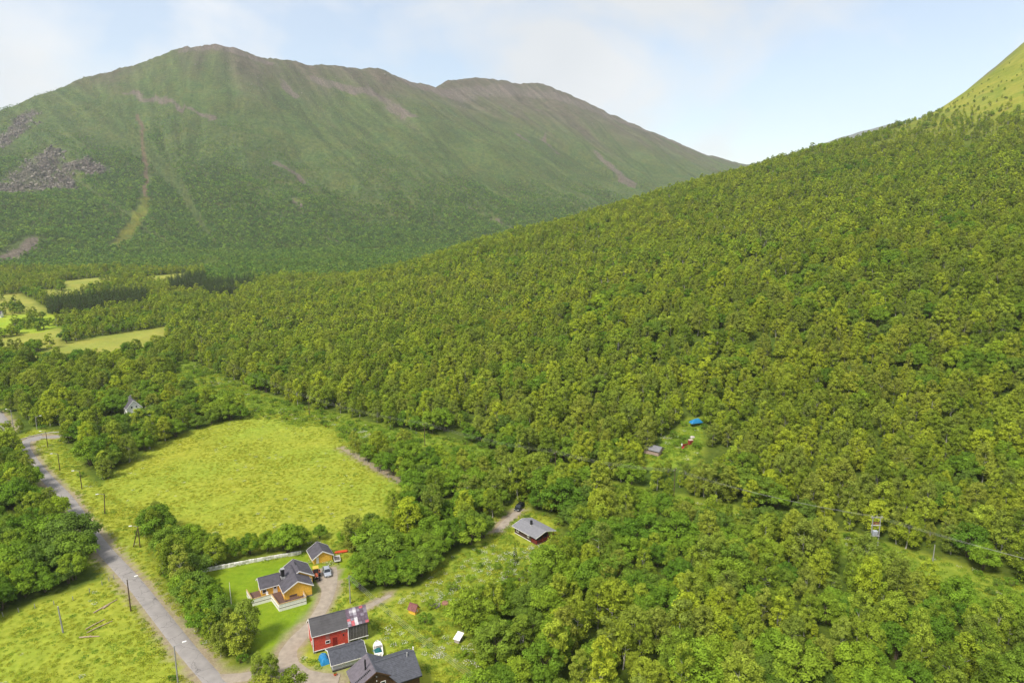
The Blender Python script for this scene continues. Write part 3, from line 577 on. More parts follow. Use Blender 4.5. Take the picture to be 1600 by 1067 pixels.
def open_ground(x, y):
    m = np.zeros(x.shape, bool)
    for k in CLEAR: m |= poly_mask(POLY[k], x, y)
    m &= ~((x < -300) & (fbm(x / 22, y / 22, 261, 2) > .42))      # clumps of trees stand in the far fields
    for k, w in (('road', 3.6), ('side_road', 4), ('main_road', 6)): m |= line_dist(LINES[k], x, y) < w
    for px, py, pr in ((-161, 276.5, 7.5), (-168, 270, 8), (-162, 267, 8), (-156, 277.5, 6), (-172, 262, 6), (-408, 545, 12), (5.5, 175, 8.5), (12, 176, 5), (-24, 104, 15), (-51, 110, 9.5), (-49.5, 120, 4.5), (-86, 106, 28), (-165, 272, 10), (63, 222, 9), (50, 221.5, 7), (70, 238, 6), (-9, 112, 6)): m |= np.hypot(x - px, y - py) < pr
    return m
r4 = np.random.default_rng(11)
TREES = []       # x, y, kind, height, width, variant, spin
def add_trees(x, y, kindf, hf):
    for i in range(len(x)): TREES.append((x[i], y[i], kindf[i], hf[i]))
X, Y = jgrid(-860, 900, 88, 930, 5.0, r4)
keep = (np.abs(X) < .86 * Y + 45) & ~open_ground(X, Y); X, Y = X[keep], Y[keep]
qd = X - np.interp(Y, FOOT_Y, FOOT_X); Zt = ground_z(X, Y)
dens = fbm(X / 38, Y / 38, 201, 3)
# the wood thins out towards the bare upper slope on the right, and has small glades
thin = .36 * sstep(70, 170, Zt) + .53 * sstep(125, 225, Zt + 30 * fbm(X / 60, Y / 60, 203, 2))  + .45 * sstep(.22, .5, dens) * (Y > 230)
beyond = (Y > 800 + .22 * X + 60) & (qd > 60)
farleft = (X < -250) & (Y > 420)
keep = (r4.uniform(0, 1, len(X)) > thin) & ~beyond; X, Y, Zt, qd, dens = X[keep], Y[keep], Zt[keep], qd[keep], dens[keep]
mix = fbm(X / 25, Y / 25, 205, 2) + .55 * r4.normal(0, 1, len(X))
valley = (qd < 5)
kind = np.where(mix + .45 * valley + .35 * ((X < 8) & (Y < 230)) > .62, 1, 0)
for k in ('spruceA', 'spruceB', 'spruceC'): kind = np.where(poly_mask(POLY[k], X, Y), 2, kind)
hgt = np.where(kind == 0, r4.normal(9.0, 1.9, len(X)), np.where(kind == 1, r4.normal(7.0, 1.6, len(X)), r4.normal(13, 1.2, len(X))))
hgt *= (1 - .38 * sstep(110, 230, Zt) + .10 * dens) * (1 - .45 * sstep(175, 240, Zt))
hgt *= np.where(kind == 2, 1, 1 - .12 * sstep(300, 500, Y))
hgt *= 1 - .5 * (np.hypot((X - 57) / 15, (Y - 214) / 11) < 1)      # young growth below the clearing
hgt = np.clip(hgt, 1.6, 16)
spin = r4.uniform(0, 6.28, len(X)); wid = r4.uniform(.82, 1.3, len(X))
# hand-set trees of the garden, hedge and verge: x, y, kind, height, width factor, label
HAND = [(-86.2, 153.6, 0, 9.5, .9, 'dark birch at the far end of the roadside row, beside the splayed pole'), (-81.2, 149.6, 0, 8.0, 1.1, 'leaning birch with pale stems in the roadside row, left of the white wall end'),
        (-75.8, 143.0, 0, 9.2, 1.1, 'birch in the roadside row level with the white garden pole'), (-71.5, 137.2, 0, 9.4, 1.1, 'tall birch in the roadside row nearest the white garden pole'), (-69.0, 134.2, 1, 7.0, .95, 'rounded tree on the lawn side of the roadside row'),
        (-66.6, 131.0, 0, 8.8, 1.0, 'broad birch in the middle of the roadside row beside the lawn'), (-62.8, 127.2, 0, 9.0, 1.0, 'full birch in the roadside row across the lawn from the deck'), (-59.0, 122.8, 0, 8.6, 1.0, 'birch with white trunk at the road end of the lawn'),
        (-49.0, 116.2, 0, 6.4, 1.1, 'young tree on the near side of the drive mouth, leftmost of the pair'), (-46.2, 115.4, 0, 6.8, 1.15, 'young tree on the near side of the drive mouth, taller of the pair'),
        (-42.6, 113.0, 1, 3.6, 1.0, 'low pale green bush at the bottom edge beside the gravel drive'), (-44.6, 111.2, 1, 3.8, 1.1, 'low bush cut by the bottom edge left of the brown house'),
        (-79.5, 159.5, 1, 6.6, 1.05, 'dark hedge tree at the outer end of the white wall'), (-76.0, 161.2, 1, 6.0, 1.05, 'second hedge tree from the outer end of the white wall'), (-72.2, 162.4, 1, 6.2, 1.1, 'third hedge tree behind the white wall'), (-68.4, 164.0, 1, 6.4, 1.1, 'fourth hedge tree behind the white wall, in the middle'),
        (-64.4, 165.2, 1, 6.6, 1.1, 'hedge tree behind the white wall above the yellow house wing'), (-60.6, 166.4, 1, 6.9, 1.1, 'hedge tree behind the white wall above the yellow house ridge'), (-57.0, 167.6, 1, 7.0, 1.1, 'hedge tree behind the white wall just left of the yellow garage'),
        (-52.4, 171.8, 1, 5.2, 1.0, 'tree rising right behind the yellow garage roof'), (-37.4, 152.6, 1, 7.4, 1.15, 'round willow beside the gravel yard, facing the silver car'), (-33.6, 150.6, 1, 8.0, 1.2, 'biggest round willow beside the utility pole near the yard'), (-28.8, 149.2, 1, 7.4, 1.15, 'round willow at the end of the dirt track'),
        (-24.8, 151.2, 1, 7.8, 1.15, 'willow right of the dirt track end'), (.8, 159.8, 2, 6.4, 1.0, 'small lone spruce standing in front of the brown cabin'), (-10.8, 139.5, 0, 6.8, 1.0, 'grey green birch above the pale sheet roofed shed'), (-8.6, 134.2, 0, 7.2, 1.0, 'birch at the wood edge right of the pale sheet roofed shed')]
# ---- pick the trees that show largest: those become things of their own
def campos(x, y, z):
    p = R(11.5); z = z - 90; d = y * math.cos(p) - z * math.sin(p); return x / d, (y * math.sin(p) + z * math.cos(p)) / d, d
ua, va, da = campos(X, Y, Zt + hgt * .6)
inview = (np.abs(ua) < .77) & (np.abs(va) < .53)
sizek = hgt / da * inview
KN = ['birch_tree', 'broadleaf_tree', 'spruce_tree']; PK = ['birch', 'broad', 'spruce']
def tree_thing(kind, x, y, z, h, w, var, sp, label, group):
    p = PROTO[PK[kind]][var]; s = h / p['h']
    t = thing(KN[kind], label, 'tree', (x, y, z - .05), sp, group); t.scale = (s * w, s * w, s)
    link('trunk', p['trunk'], t); link('crown', p['crown'], t); return t
for x, y, k, h, w, lab in HAND:
    h *= .88; w *= .9
    tree_thing(k, x, y, gz(x, y), h, w, random.randrange(len(PROTO[PK[k]])), random.uniform(0, 6.28), lab, None)
def wood_name(x, y):
    if x < -95 and y < 205 and line_dist(LINES['road'], np.array([x]), np.array([y]))[0] < 60 and x < np.interp(y, [107, 245], [-50, -184]): return 'in the wood on the left of the road'
    if x < -60: return 'in the wood between the road and the big yellow field'
    if x < 12 and y < 245: return 'in the wood between the big field and the brown cabin'
    if x > np.interp(y, [130, 145, 165, 185, 200, 215, 245], [130, 115, 96, 70, 45, 15, -30]): return 'in the wood just above the power line'
    return 'in the wood below the power line, right of the farm'
single = np.zeros(len(X), bool)
MARKS = [(5.5, 174, 'brown cabin'), (2.2, 191, 'black car'), (95, 165, 'transformer pole'), (106, 157.5, 'short stub pole'), (50, 229, 'hillside shed'), (69.6, 247, 'blue covered boat'), (62, 231, 'red plough'), (-11, 128, 'pale sheet roofed shed'), (-22, 138, 'tiny yellow hut'), (-45, 164, 'orange sled'), (-37, 141, 'yard pole'), (-20, 111, 'brown house'), (-163, 281, 'half hidden white house'), (-48, 219, 'brown field track'), (-95, 130, 'lone meadow post'), (-99, 167, 'propped lamp pole'), (-137, 204, 'lamp at the field corner'), (-173, 241, 'lamp at the bend'), (-33, 245, 'crossarm pole above the farm wood'), (14, 214, 'pole sunk among birches'), (50, 197.6, 'thin pole below the hillside shed'), (-201, 263, 'tall junction lamp')]
ORD = ['nearest', 'second nearest', 'third nearest', 'fourth nearest', 'fifth nearest', 'sixth nearest']
for k, lim in ((0, 285), (1, 250)):
    c = np.where((kind == k) & inview)[0]; c = c[np.argsort(-sizek[c])][:lim]
    D = np.array([[math.hypot(X[i] - m[0], Y[i] - m[1]) for m in MARKS] for i in c]); near_m = D.argmin(1); named = {}
    for mi in range(len(MARKS)):
        w = np.where(near_m == mi)[0]; w = w[np.argsort(D[w, mi])][:6]
        for rank, j in enumerate(w):
            if D[j, mi] < 24: named[j] = ('slender olive birch ' if k == 0 else 'rounded darker leafy tree ') + ORD[rank] + ' to the ' + MARKS[mi][2]
    for j, i in enumerate(c):
        wn_ = wood_name(X[i], Y[i])
        lab = named.get(j) or ('slender olive birch ' if k == 0 else 'rounded darker leafy tree ') + wn_
        tree_thing(k, X[i], Y[i], Zt[i], hgt[i], wid[i], int(r4.integers(len(PROTO[PK[k]]))), spin[i], lab, ('birches ' if k == 0 else 'leafy trees ') + wn_)
    single[c] = True
rest = ~single
def mass(name, sel, label, cat):
    i = np.where(sel)[0]; meshes = [p['full'] for p in PROTO['birch']] + [p['full'] for p in PROTO['broad']] + [p['full'] for p in PROTO['spruce']] + [p['mid'] for p in PROTO['birch']] + [p['mid'] for p in PROTO['broad']] + [p['mid'] for p in PROTO['spruce']]
    cnt = np.array([len(PROTO[k]) for k in PK]); off = np.array([0, cnt[0], cnt[0] + cnt[1]]); idx = off[kind[i]] + (r4.uniform(0, 1, len(i)) * cnt[kind[i]]).astype(int) + np.where(Y[i] > 420, cnt.sum(), 0)
    base = np.array([8.0, 6.6, 12.0])[kind[i]]; s = hgt[i] / base
    scatter(name, meshes, np.column_stack([X[i], Y[i], Zt[i] - .1]), np.column_stack([r4.normal(0, .04, len(i)), r4.normal(0, .04, len(i)), spin[i]]), np.column_stack([s * wid[i], s * wid[i], s]), idx, label, cat)
mass('hillside_forest', rest & (qd > 0), 'dense birch wood covering the hillside above the power line', 'forest')
mass('valley_forest', rest & (qd <= 0), 'mixed wood and tree belts on the valley floor', 'forest')
# ---- trees of the mountain slope
X2, Y2 = jgrid(-1700, 760, 960, 2650, 7.0, r4); k2 = (X2 > -.9 * Y2) & (X2 < .34 * Y2); X2, Y2 = X2[k2], Y2[k2]
Z2 = mountain_z(X2, Y2); G2 = ground_z(X2, Y2)
d2, t2, h2, s2 = ridge_frame(X2, Y2)
alt = Z2 + 130 * fbm(t2 / 110, d2 / 330, 221, 3) + 80 * fbm(X2 / 55, Y2 / 55, 223, 2) + .10 * (X2 + 600)
pr = 1 - .42 * sstep(40, 260, alt) - .33 * sstep(200, 480, alt) - .2 * sstep(420, 560, alt)
bare = np.zeros(len(X2), bool)
for pts, w in CLIFF + SCREE + TRAIL + GREEN: bare |= line_dist(pts, X2 + 10 * fbm(X2 / 20, Y2 / 20, 225, 2), Y2) < w * .8
k2 = (r4.uniform(0, 1, len(X2)) < pr) & ~bare & (Z2 > G2 - 2); X2, Y2, Z2, alt = X2[k2], Y2[k2], Z2[k2], alt[k2]
s = (1.85 - 1.25 * sstep(40, 330, alt)) * r4.uniform(.7, 1.3, len(X2))
scatter('mountain_forest', PROTO['far'], np.column_stack([X2, Y2, Z2 - .5]), np.column_stack([np.zeros(len(X2)), np.zeros(len(X2)), r4.uniform(0, 6.28, len(X2))]), np.column_stack([s * 1.1, s * 1.1, s]), r4.integers(0, 5, len(X2)), 'haze tinted green birch scrub covering the lower mountain slope', 'forest')
# rocks and boulders of the cliffs, scree and summit
M_ROCK = leaf_mat('mountain_rock', [(.10, .088, .076), (.17, .148, .125), (.25, .215, .18), (.13, .112, .094)], .0); RK = []
for i in range(4):
    r = np.random.default_rng(500 + i); bm = bmesh.new(); bmesh.ops.create_icosphere(bm, subdivisions=1, radius=1)
    for v in bm.verts: v.co *= r.uniform(.6, 1.2); v.co.z *= .8
    me = bpy.data.meshes.new('rock'); bm.to_mesh(me); bm.free(); at_ = me.attributes.new('tint', 'FLOAT', 'POINT'); at_.data.foreach_set('value', r.uniform(.2, .8, len(me.vertices)).astype(np.float32)); me.materials.append(M_ROCK); RK.append(me)
pts = []
for mask, dens_, s0, s1 in ((cliff, .7, 1.8, 4.6), (scree, .25, .8, 2.0), (upper * (relh > .7), .03, 1.2, 3.2)):
    w = np.where((mask.ravel() > .35) & (r4.uniform(0, 1, mask.size) < dens_) & (np.abs(Xm.ravel()) < .85 * Ym.ravel()))[0]
    pts.append(np.column_stack([Xm.ravel()[w] + r4.normal(0, 3, len(w)), Ym.ravel()[w] + r4.normal(0, 3, len(w)), Zm.ravel()[w] - .3, r4.uniform(s0, s1, len(w)) ** 1.0]))
pts = np.concatenate(pts); n = len(pts)
scatter('mountain_rocks', RK, pts[:, :3], r4.uniform(0, 6.28, (n, 3)), np.column_stack([pts[:, 3], pts[:, 3] * r4.uniform(.7, 1.3, n), pts[:, 3] * r4.uniform(.6, 1.1, n)]), r4.integers(0, 4, n), 'grey brown rocks on the cliffs, scree and summit of the mountain', 'rocks')
# valley floor beyond the hill, between its crest and the mountain foot
X3, Y3 = jgrid(-1000, 520, 800, 1560, 6.5, r4); q3_ = X3 - np.interp(Y3, FOOT_Y, FOOT_X); k3 = (np.abs(X3) < .86 * Y3) & ~open_ground(X3, Y3) & ((Y3 > 930) | ((Y3 > 860 + .22 * X3) & (q3_ > 60))); X3, Y3 = X3[k3], Y3[k3]; Z3 = ground_z(X3, Y3); k3 = (Z3 > mountain_z(X3, Y3)) & (fbm(X3 / 50, Y3 / 50, 231, 3) > -.45); X3, Y3, Z3 = X3[k3], Y3[k3], Z3[k3]
s = r4.uniform(1.0, 1.6, len(X3)); scatter('valley_end_forest', PROTO['far'], np.column_stack([X3, Y3, Z3 - .3]), np.column_stack([0 * s, 0 * s, r4.uniform(0, 6.28, len(s))]), np.column_stack([s, s, s]), r4.integers(0, 5, len(s)), 'far wood on the valley floor at the mountain foot', 'forest')
# ---- shrubs and undergrowth along the wood edges, in the corridor and rough meadows
X4, Y4 = jgrid(-260, 200, 92, 420, 3.4, r4); zone = np.zeros(len(X4), bool)
for k in ('corridor', 'verge', 'near_shrub_meadow', 'cabin_yard', 'lower_meadow', 'clearing'): zone |= poly_mask(POLY[k], X4, Y4)
dmin = np.minimum.reduce([line_dist(LINES[k], X4, Y4) for k in ('road', 'drive', 'drive_mouth', 'track', 'cabin_track')])
noLawn = ~poly_mask(LAWN, X4, Y4); nearb = np.zeros(len(X4), bool)
for bx, by, br in ((-35, 127, 8), (-33, 120, 7), (-23, 113, 11), (5.5, 174, 8.5), (2, 191, 5), (-46, 160, 8), (-22, 138, 4), (-11.2, 128, 4.5), (-27.6, 124.5, 4.5), (-184, 248, 6), (-2.5, 180, 6), (-2, 172, 4), (3, 164, 4)): nearb |= np.hypot(X4 - bx, Y4 - by) < br
lowm = poly_mask(POLY['lower_meadow'], X4, Y4); vg = poly_mask(POLY['verge'], X4, Y4)
pk = np.where(lowm, .015, np.where(vg, .10, .40)) * (1 + fbm(X4 / 14, Y4 / 14, 241, 2))
ks = zone & noLawn & ~nearb & (dmin > 4.6) & (r4.uniform(0, 1, len(X4)) < pk); ks &= ~((Y4 < 145) & (X4 > -30) & (X4 < -8) & (r4.uniform(0, 1, len(X4)) > .35))
hedge = np.array([(x + r4.normal(0, .7), y + r4.normal(0, .5)) for x, y in smoothline([(-88, 156), (-80, 147), (-72, 139), (-64, 130.5), (-57, 123.5), (-53, 121)], 1.6)])
X4 = np.concatenate([X4[ks], hedge[:, 0]]); Y4 = np.concatenate([Y4[ks], hedge[:, 1]]); Z4 = ground_z(X4, Y4); s4 = r4.uniform(.45, 1.05, len(X4)) ** 1.0 * np.where(vgx := (np.arange(len(X4)) >= ks.sum()), .8, 1)
ua, va, da = campos(X4, Y4, Z4 + 1); vis = (np.abs(ua) < .77) & (np.abs(va) < .52); o4 = np.argsort(-np.where(vis, s4 / da, 0))[:90]; m4 = np.zeros(len(X4), bool); m4[o4] = True
for i in o4:
    p = PROTO['shrub'][int(r4.integers(4))]; near_ = 'along the grass verge of the road' if X4[i] < -50 else ('beside the power line clearing' if Y4[i] > 175 else 'in the weedy slope right of the farm')
    t = thing('shrub', 'low leafy shrub growing ' + near_, 'shrub', (X4[i], Y4[i], Z4[i] - .05), random.uniform(0, 6.28), 'shrubs ' + near_); t.scale = (s4[i],) * 3; link('stem', p['trunk'], t); link('foliage', p['crown'], t)
m4 = ~m4; n4 = m4.sum(); scatter('undergrowth', [p['full'] for p in PROTO['shrub']], np.column_stack([X4[m4], Y4[m4], Z4[m4] - .05]), np.column_stack([np.zeros(n4), np.zeros(n4), r4.uniform(0, 6.28, n4)]), np.repeat(s4[m4][:, None], 3, 1), r4.integers(0, 4, n4), 'low scrub along the power line and the wood edges', 'scrub')
# ---- rough grass and herbs of the meadows
def tufts(name, polys, step, label, hs, bloom=0., ymax=420, skip_lawn=True, green=0.):
    xs = np.concatenate([[p[0] for p in POLY[k]] for k in polys]); yy = np.concatenate([[p[1] for p in POLY[k]] for k in polys])
    x, y = jgrid(xs.min(), xs.max(), max(88, yy.min()), min(ymax, yy.max()), step, r4, .5); m = np.zeros(len(x), bool)
    for k in polys: m |= poly_mask(POLY[k], x, y)
    dm_ = np.minimum.reduce([line_dist(LINES[k], x, y) - w for k, w in (('road', 3.0), ('drive', 2.9), ('drive_mouth', 2.9), ('track', 1.4), ('main_road', 4.2), ('side_road', 2.6), ('cabin_track', 2.0), ('field_track', 1.1))])
    m &= dm_ > 0
    if skip_lawn: m &= ~poly_mask(LAWN, x, y)
    for bx, by, br in ((-36, 126.8, 4.4), (-40, 125, 3.4), (-31.5, 128.5, 3.5), (-33.5, 120, 4.2), (-22, 113.5, 7), (-27, 113.5, 5.5), (5.5, 174, 5.5), (-27.6, 124.5, 2.6), (-22, 138, 1.5), (-11.2, 128, 1.6), (-45, 161.5, 1.5)): m &= np.hypot(x - bx, y - by) > br
    x, y = x[m], y[m]; f = fbm(x / 11, y / 11, 251, 3); m = r4.uniform(0, 1, len(x)) < .9 + .4 * f; x, y, f = x[m], y[m], f[m]; n = len(x)
    sc = hs * r4.uniform(.7, 1.25, n) * (1 + .3 * f); flower = r4.uniform(0, 1, n) < bloom * sstep(.05, .5, fbm(x / 9, y / 9, 253, 2) + .18)
    return scatter(name, PROTO['tuft'], np.column_stack([x, y, ground_z(x, y) + .10]), np.column_stack([np.zeros(n), np.zeros(n), r4.uniform(0, 6.28, n)]), np.column_stack([sc * 1.25, sc * 1.25, sc * .72]), np.where(flower, r4.integers(4, 6, n), np.where(r4.uniform(0, 1, n) < green * (1 + .8 * fbm(x / 8, y / 8, 255, 2)), r4.integers(6, 9, n), r4.integers(0, 4, n))), label, 'grass')
tufts('field_grass', ('field',), 1.15, 'tall yellow green grass of the big field', .62, .04, green=.08)
tufts('meadow_grass', ('lower_meadow', 'verge'), 1.15, 'rough grass beside the road and in the lower meadow', .75, .08, green=.22)
tufts('farm_weeds', ('yard', 'near_shrub_meadow', 'cabin_yard'), 1.1, 'weedy grass with pale blossom around the farm', .9, .26, green=.5)
tufts('corridor_grass', ('corridor', 'clearing'), 1.5, 'tall grass in the cleared strip under the power line', 1.15, .08, green=.85)

# ---------------- buildings ----------------
W_YEL = board_mat('yellow_boarding', (.84, .48, .065), .18); W_WHITE = mat('white_paint', (.82, .79, .74), .6, .05, 3); W_RED = board_mat('red_boarding', (.56, .072, .045), .2, 'XY', .18)
W_GREYBOARD = mat('weathered_board', (.105, .095, .085), .85, .3, 3, .3); W_BLUEGREY = board_mat('pale_grey_boarding', (.52, .54, .58), .2); W_BROWN = board_mat('brown_boarding', (.085, .042, .018), .2, 'XY', .25)
W_CABIN = board_mat('cabin_boarding', (.075, .046, .030), .2, 'XY', .25); R_SLATE = mat('dark_shingle', (.088, .080, .092), .75, .22, 1.2, .2, detail=8); R_GREY = mat('grey_felt', (.215, .21, .22), .85, .10, 1.5, .15)
R_TILE = mat('dark_roof_tile', (.078, .080, .094), .6, .25, 2.0, .2, spec=.4); R_BARN = mat('barn_felt', (.088, .083, .085), .85, .14, .8, .15)
GLASS = mat('window_glass', (.02, .025, .03), .08, .1, 1, spec=.6); STONE = mat('stone_base', (.22, .21, .19), .9, .25, 2, .4); DECK = mat('stained_deck', (.13, .075, .06), .8, .2, 3, .2); TOPRAIL = mat('oiled_rail', (.45, .30, .13), .6, .15, 3)
DARKMET = mat('black_metal', (.02, .02, .022), .5, .1, 3); TINMAT = mat('galvanised_sheet', (.42, .41, .40), .5, .2, 2, .2, metallic=.2)
def V3(*a): return Vector(a)
def roof_slope(root, name, A, B, C, D, n, m, th=.14, step=.035):
    """roof plane with overlapping courses: A-B along the ridge, D-C along the eave"""
    A, B, C, D = map(Vector, (A, B, C, D)); mb = MB(); nm = (B - A).cross(D - A).normalized(); nm = -nm if nm.z < 0 else nm
    for i in range(n):
        t0, t1 = i / n, (i + 1) / n
        a = A.lerp(D, t0); b = B.lerp(C, t0); c = B.lerp(C, t1) + nm * step; d = A.lerp(D, t1) + nm * step
        mb.add([a, b, c, d, a - nm * th, b - nm * th, c - nm * (th + step), d - nm * (th + step)], [(0, 3, 2, 1), (4, 5, 6, 7), (0, 1, 5, 4), (1, 2, 6, 5), (2, 3, 7, 6), (3, 0, 4, 7)])
    return mb.build(name, m, root)
def gable(root, x0, x1, y0, y1, z0, eave, ridge, along, wall_m, roof_m, ov=.35, n=9, barge=None, base=None, ends=(1, 1), rname='roof'):
    """gabled block: wall, two roof slopes, bargeboards; along: axis the ridge runs on"""
    sw = (along == 'x'); mb = MB()
    if sw: prof = [(y0, z0), (y1, z0), (y1, eave), ((y0 + y1) / 2, ridge - .12), (y0, eave)]; mb.prism(prof, 'x', x0, x1)
    else: prof = [(x0, z0), (x1, z0), (x1, eave), ((x0 + x1) / 2, ridge - .12), (x0, eave)]; mb.prism(prof, 'y', y0, y1)
    wall = mb.build('wall', wall_m, root)
    if base is not None: MB().box(((x0 + x1) / 2, (y0 + y1) / 2, z0 + base / 2 - .15), (x1 - x0 + .08, y1 - y0 + .08, base + .3)).build('foundation', STONE, root)
    a0, a1 = (x0, x1) if sw else (y0, y1); b0, b1 = (y0, y1) if sw else (x0, x1); bm = (b0 + b1) / 2; sl = (ridge - eave) / (bm - b0); ez = eave - sl * ov
    P = (lambda a, b, z: (a, b, z)) if sw else (lambda a, b, z: (b, a, z))
    s0 = a0 - ov * ends[0]; s1 = a1 + ov * ends[1]
    rf = None
    for bb in (b0 - ov, b1 + ov):
        o = roof_slope(root, rname, P(s0, bm, ridge + .08), P(s1, bm, ridge + .08), P(s1, bb, ez + .08), P(s0, bb, ez + .08), n, roof_m); rf = rf or o
    MB().bar(P(s0 + .02, bm, ridge + .11), P(s1 - .02, bm, ridge + .11), .22, .07).build('ridge_cap', roof_m, rf)
    if barge:
        for k, s in enumerate((s0, s1)):
            if not ends[k]: continue
            for bb in (b0 - ov - .03, b1 + ov + .03):
                MB().bar(P(s + (-.03 if k == 0 else .03), bm, ridge + .0), P(s + (-.03 if k == 0 else .03), bb, ez + .0), .05, .24).build('bargeboard', barge, root)
        for bb, sg in ((b0 - ov, -1), (b1 + ov, 1)): MB().bar(P(s0, bb + sg * .04, ez - .01), P(s1, bb + sg * .04, ez - .01), .05, .14).build('fascia', barge, root)
    return wall, rf
def window(wall, face, u, pos, z, w, h, frame=None, glass=None, panes=2):
    """window on a wall face: face 'x-','x+','y-','y+' at coordinate pos, centre u along the wall"""
    frame = frame or W_WHITE; d = -1 if face[1] == '-' else 1
    def C(off): return (pos + d * off, u, z) if face[0] == 'x' else (u, pos + d * off, z)
    def S(a, t, b): return (t, a, b) if face[0] == 'x' else (a, t, b)
    f = MB()
    for q in (-1, 1):
        c = C(.03); f.box((c[0] + (0 if face[0] == 'x' else q * (w / 2 - .05)), c[1] + (q * (w / 2 - .05) if face[0] == 'x' else 0), z), S(.1, .07, h)); f.box((c[0], c[1], z + q * (h / 2 - .05)), S(w - .2, .07, .1))
    o = f.build('window', frame, wall)
    for k in range(panes):
        pw = (w - .2) / panes; uu = -(w - .2) / 2 + pw * (k + .5); c = C(.012)
        MB().box((c[0] + (0 if face[0] == 'x' else uu), c[1] + (uu if face[0] == 'x' else 0), z), S(pw - .04, .03, h - .2)).build('pane', glass or GLASS, o)
    return o
def door(wall, face, u, pos, z0, w, h, m):
    d = -1 if face[1] == '-' else 1
    def B(off, uu, zz, a, t, b): return ((pos + d * off, uu, zz), (t, a, b)) if face[0] == 'x' else ((uu, pos + d * off, zz), (a, t, b))
    o = MB().box(*B(.03, u, z0 + h / 2, w, .07, h)).build('door', m, wall); MB().box(*B(.09, u + w * .36, z0 + h * .48, .12, .05, .04)).build('handle', DARKMET, o)
    return o
# -- yellow house
A = R(30); yh = thing('yellow_house', 'yellow boarded house with dark gabled roofs, black chimney and white railed deck', 'house', (-49.4, 143.1, 0), A)
wl1, rf1 = gable(yh, -3.1, 3.1, 0, 8.2, 0, 2.9, 4.7, 'y', W_YEL, R_SLATE, .38, 10, W_WHITE, .35, (1, 0))
wl2, rf2 = gable(yh, -1.75, 4.3, 4.2, 9.9, .01, 2.92, 4.78, 'y', W_YEL, R_SLATE, .36, 10, W_WHITE, None, (1, 1))
wl3, rf3 = gable(yh, -7.4, -2.9, 4.3, 8.3, .02, 2.88, 4.35, 'x', W_YEL, R_SLATE, .36, 8, W_WHITE, .33, (1, 0))
for yy in (5.2, 6.2): window(wl3, 'x-', yy, -7.4, 1.9, .7, 1.1)
window(wl3, 'x-', 7.4, -7.4, 1.9, .8, 1.1); window(wl3, 'y-', -6.7, 4.3, 1.85, .9, 1.0); window(wl1, 'x-', 2.2, -3.1, 1.9, 1.0, 1.0); window(wl1, 'x-', .9, -3.1, 1.9, .7, 1.0)
window(wl2, 'y-', 3.75, 4.2, 1.7, .7, 1.0); window(wl1, 'x+', 2.0, 3.1, 1.8, 1.2, 1.0)
d_ = door(wl3, 'y-', -4.3, 4.3, .75, .95, 2.0, W_WHITE); MB().box((-4.3, 4.235, 2.25), (.5, .05, .75)).build('door_pane', GLASS, d_)
ch = MB().box((-2.3, 4.9, 4.7), (.72, .72, 2.4)).build('chimney', DARKMET, rf1); MB().box((-2.3, 4.9, 5.95), (.84, .84, .12)).build('chimney_cap', TINMAT, yh)
MB().box((-2.3, 4.9, 3.75), (.95, .95, .5)).build('chimney_flashing', TINMAT, yh)
MB().bar((1.2, 8.6, 4.98), (1.2, 7.0, 4.98), .18, .1).build('ridge_vent', DARKMET, yh)
DK = [(-10.2, 7.2), (-9.7, 2.4), (-5.6, 2.4), (-4.9, -2.8), (1.1, -2.8), (1.1, -.02)]
fl = MB().add([(x, y, .72) for x, y in [(-10.1, 7.2), (-9.6, 2.5), (-5.5, 2.5), (-4.8, -2.7), (1.0, -2.7), (1.0, -.02), (-3.12, -.02), (-3.12, 4.28), (-7.42, 4.28), (-7.42, 7.2)]], [tuple(range(10))]).build('deck_floor', DECK, yh)
for i in range(24):
    y = -2.62 + .3 * i
    if y > 4.1: break
    x0_, x1_ = (-4.75, .95) if y < -.1 else ((-4.8 - .12 * max(0, y), -3.2) if y < 2.4 else (-9.5, -3.2))
    MB().box(((x0_ + x1_) / 2, y, .745), (x1_ - x0_, .27, .03)).build('deck_board', DECK, fl)
for (xa, ya), (xb, yb) in zip(DK[:-1], DK[1:]):
    MB().bar((xa, ya, .32), (xb, yb, .32), .07, .68).build('deck_skirt', W_WHITE, yh); MB().bar((xa, ya, .735), (xb, yb, .735), .05, .10).build('deck_edge', DECK, yh)
    for z_, h_ in ((.97, .30), (1.32, .30), (1.63, .24)): MB().bar((xa, ya, z_), (xb, yb, z_), .06, h_).build('rail_board', W_WHITE, yh)
    MB().bar((xa, ya, 1.79), (xb, yb, 1.79), .22, .06).build('top_rail', TOPRAIL, yh)
# furniture on the deck
def bench(x, y, rz, lab, n='garden_bench'):
    c, s = math.cos(A), math.sin(A); t = thing(n, lab, 'bench', (-49.4 + c * x - s * y, 143.1 + s * x + c * y, .76), A + rz)
    for k in range(3): MB().box((0, -.18 + .17 * k, .44), (1.7, .14, .05)).build('slat', DECK, t)
    for k in range(3): MB().box((0, .30, .58 + .16 * k), (1.7, .05, .13)).build('slat', DECK, t)
    for sx_2 in (-.75, .75):
        for sy in (-.2, .28): MB().box((sx_2, sy, .22), (.07, .07, .44)).build('leg', DECK, t)
def deck_chair(x, y, rz, lab, m, g=None):
    c, s = math.cos(A), math.sin(A); t = thing('deck_chair', lab, 'chair', (-49.4 + c * x - s * y, 143.1 + s * x + c * y, .76), A + rz, g)
    MB().box((0, 0, .42), (.52, .5, .06)).build('seat', m, t); MB().box((0, .25, .75), (.52, .07, .62), rx=-.2).build('backrest', m, t)
    for sx_2 in (-.22, .22):
        for sy in (-.2, .22): MB().box((sx_2, sy, .2), (.05, .05, .4)).build('leg', m, t)
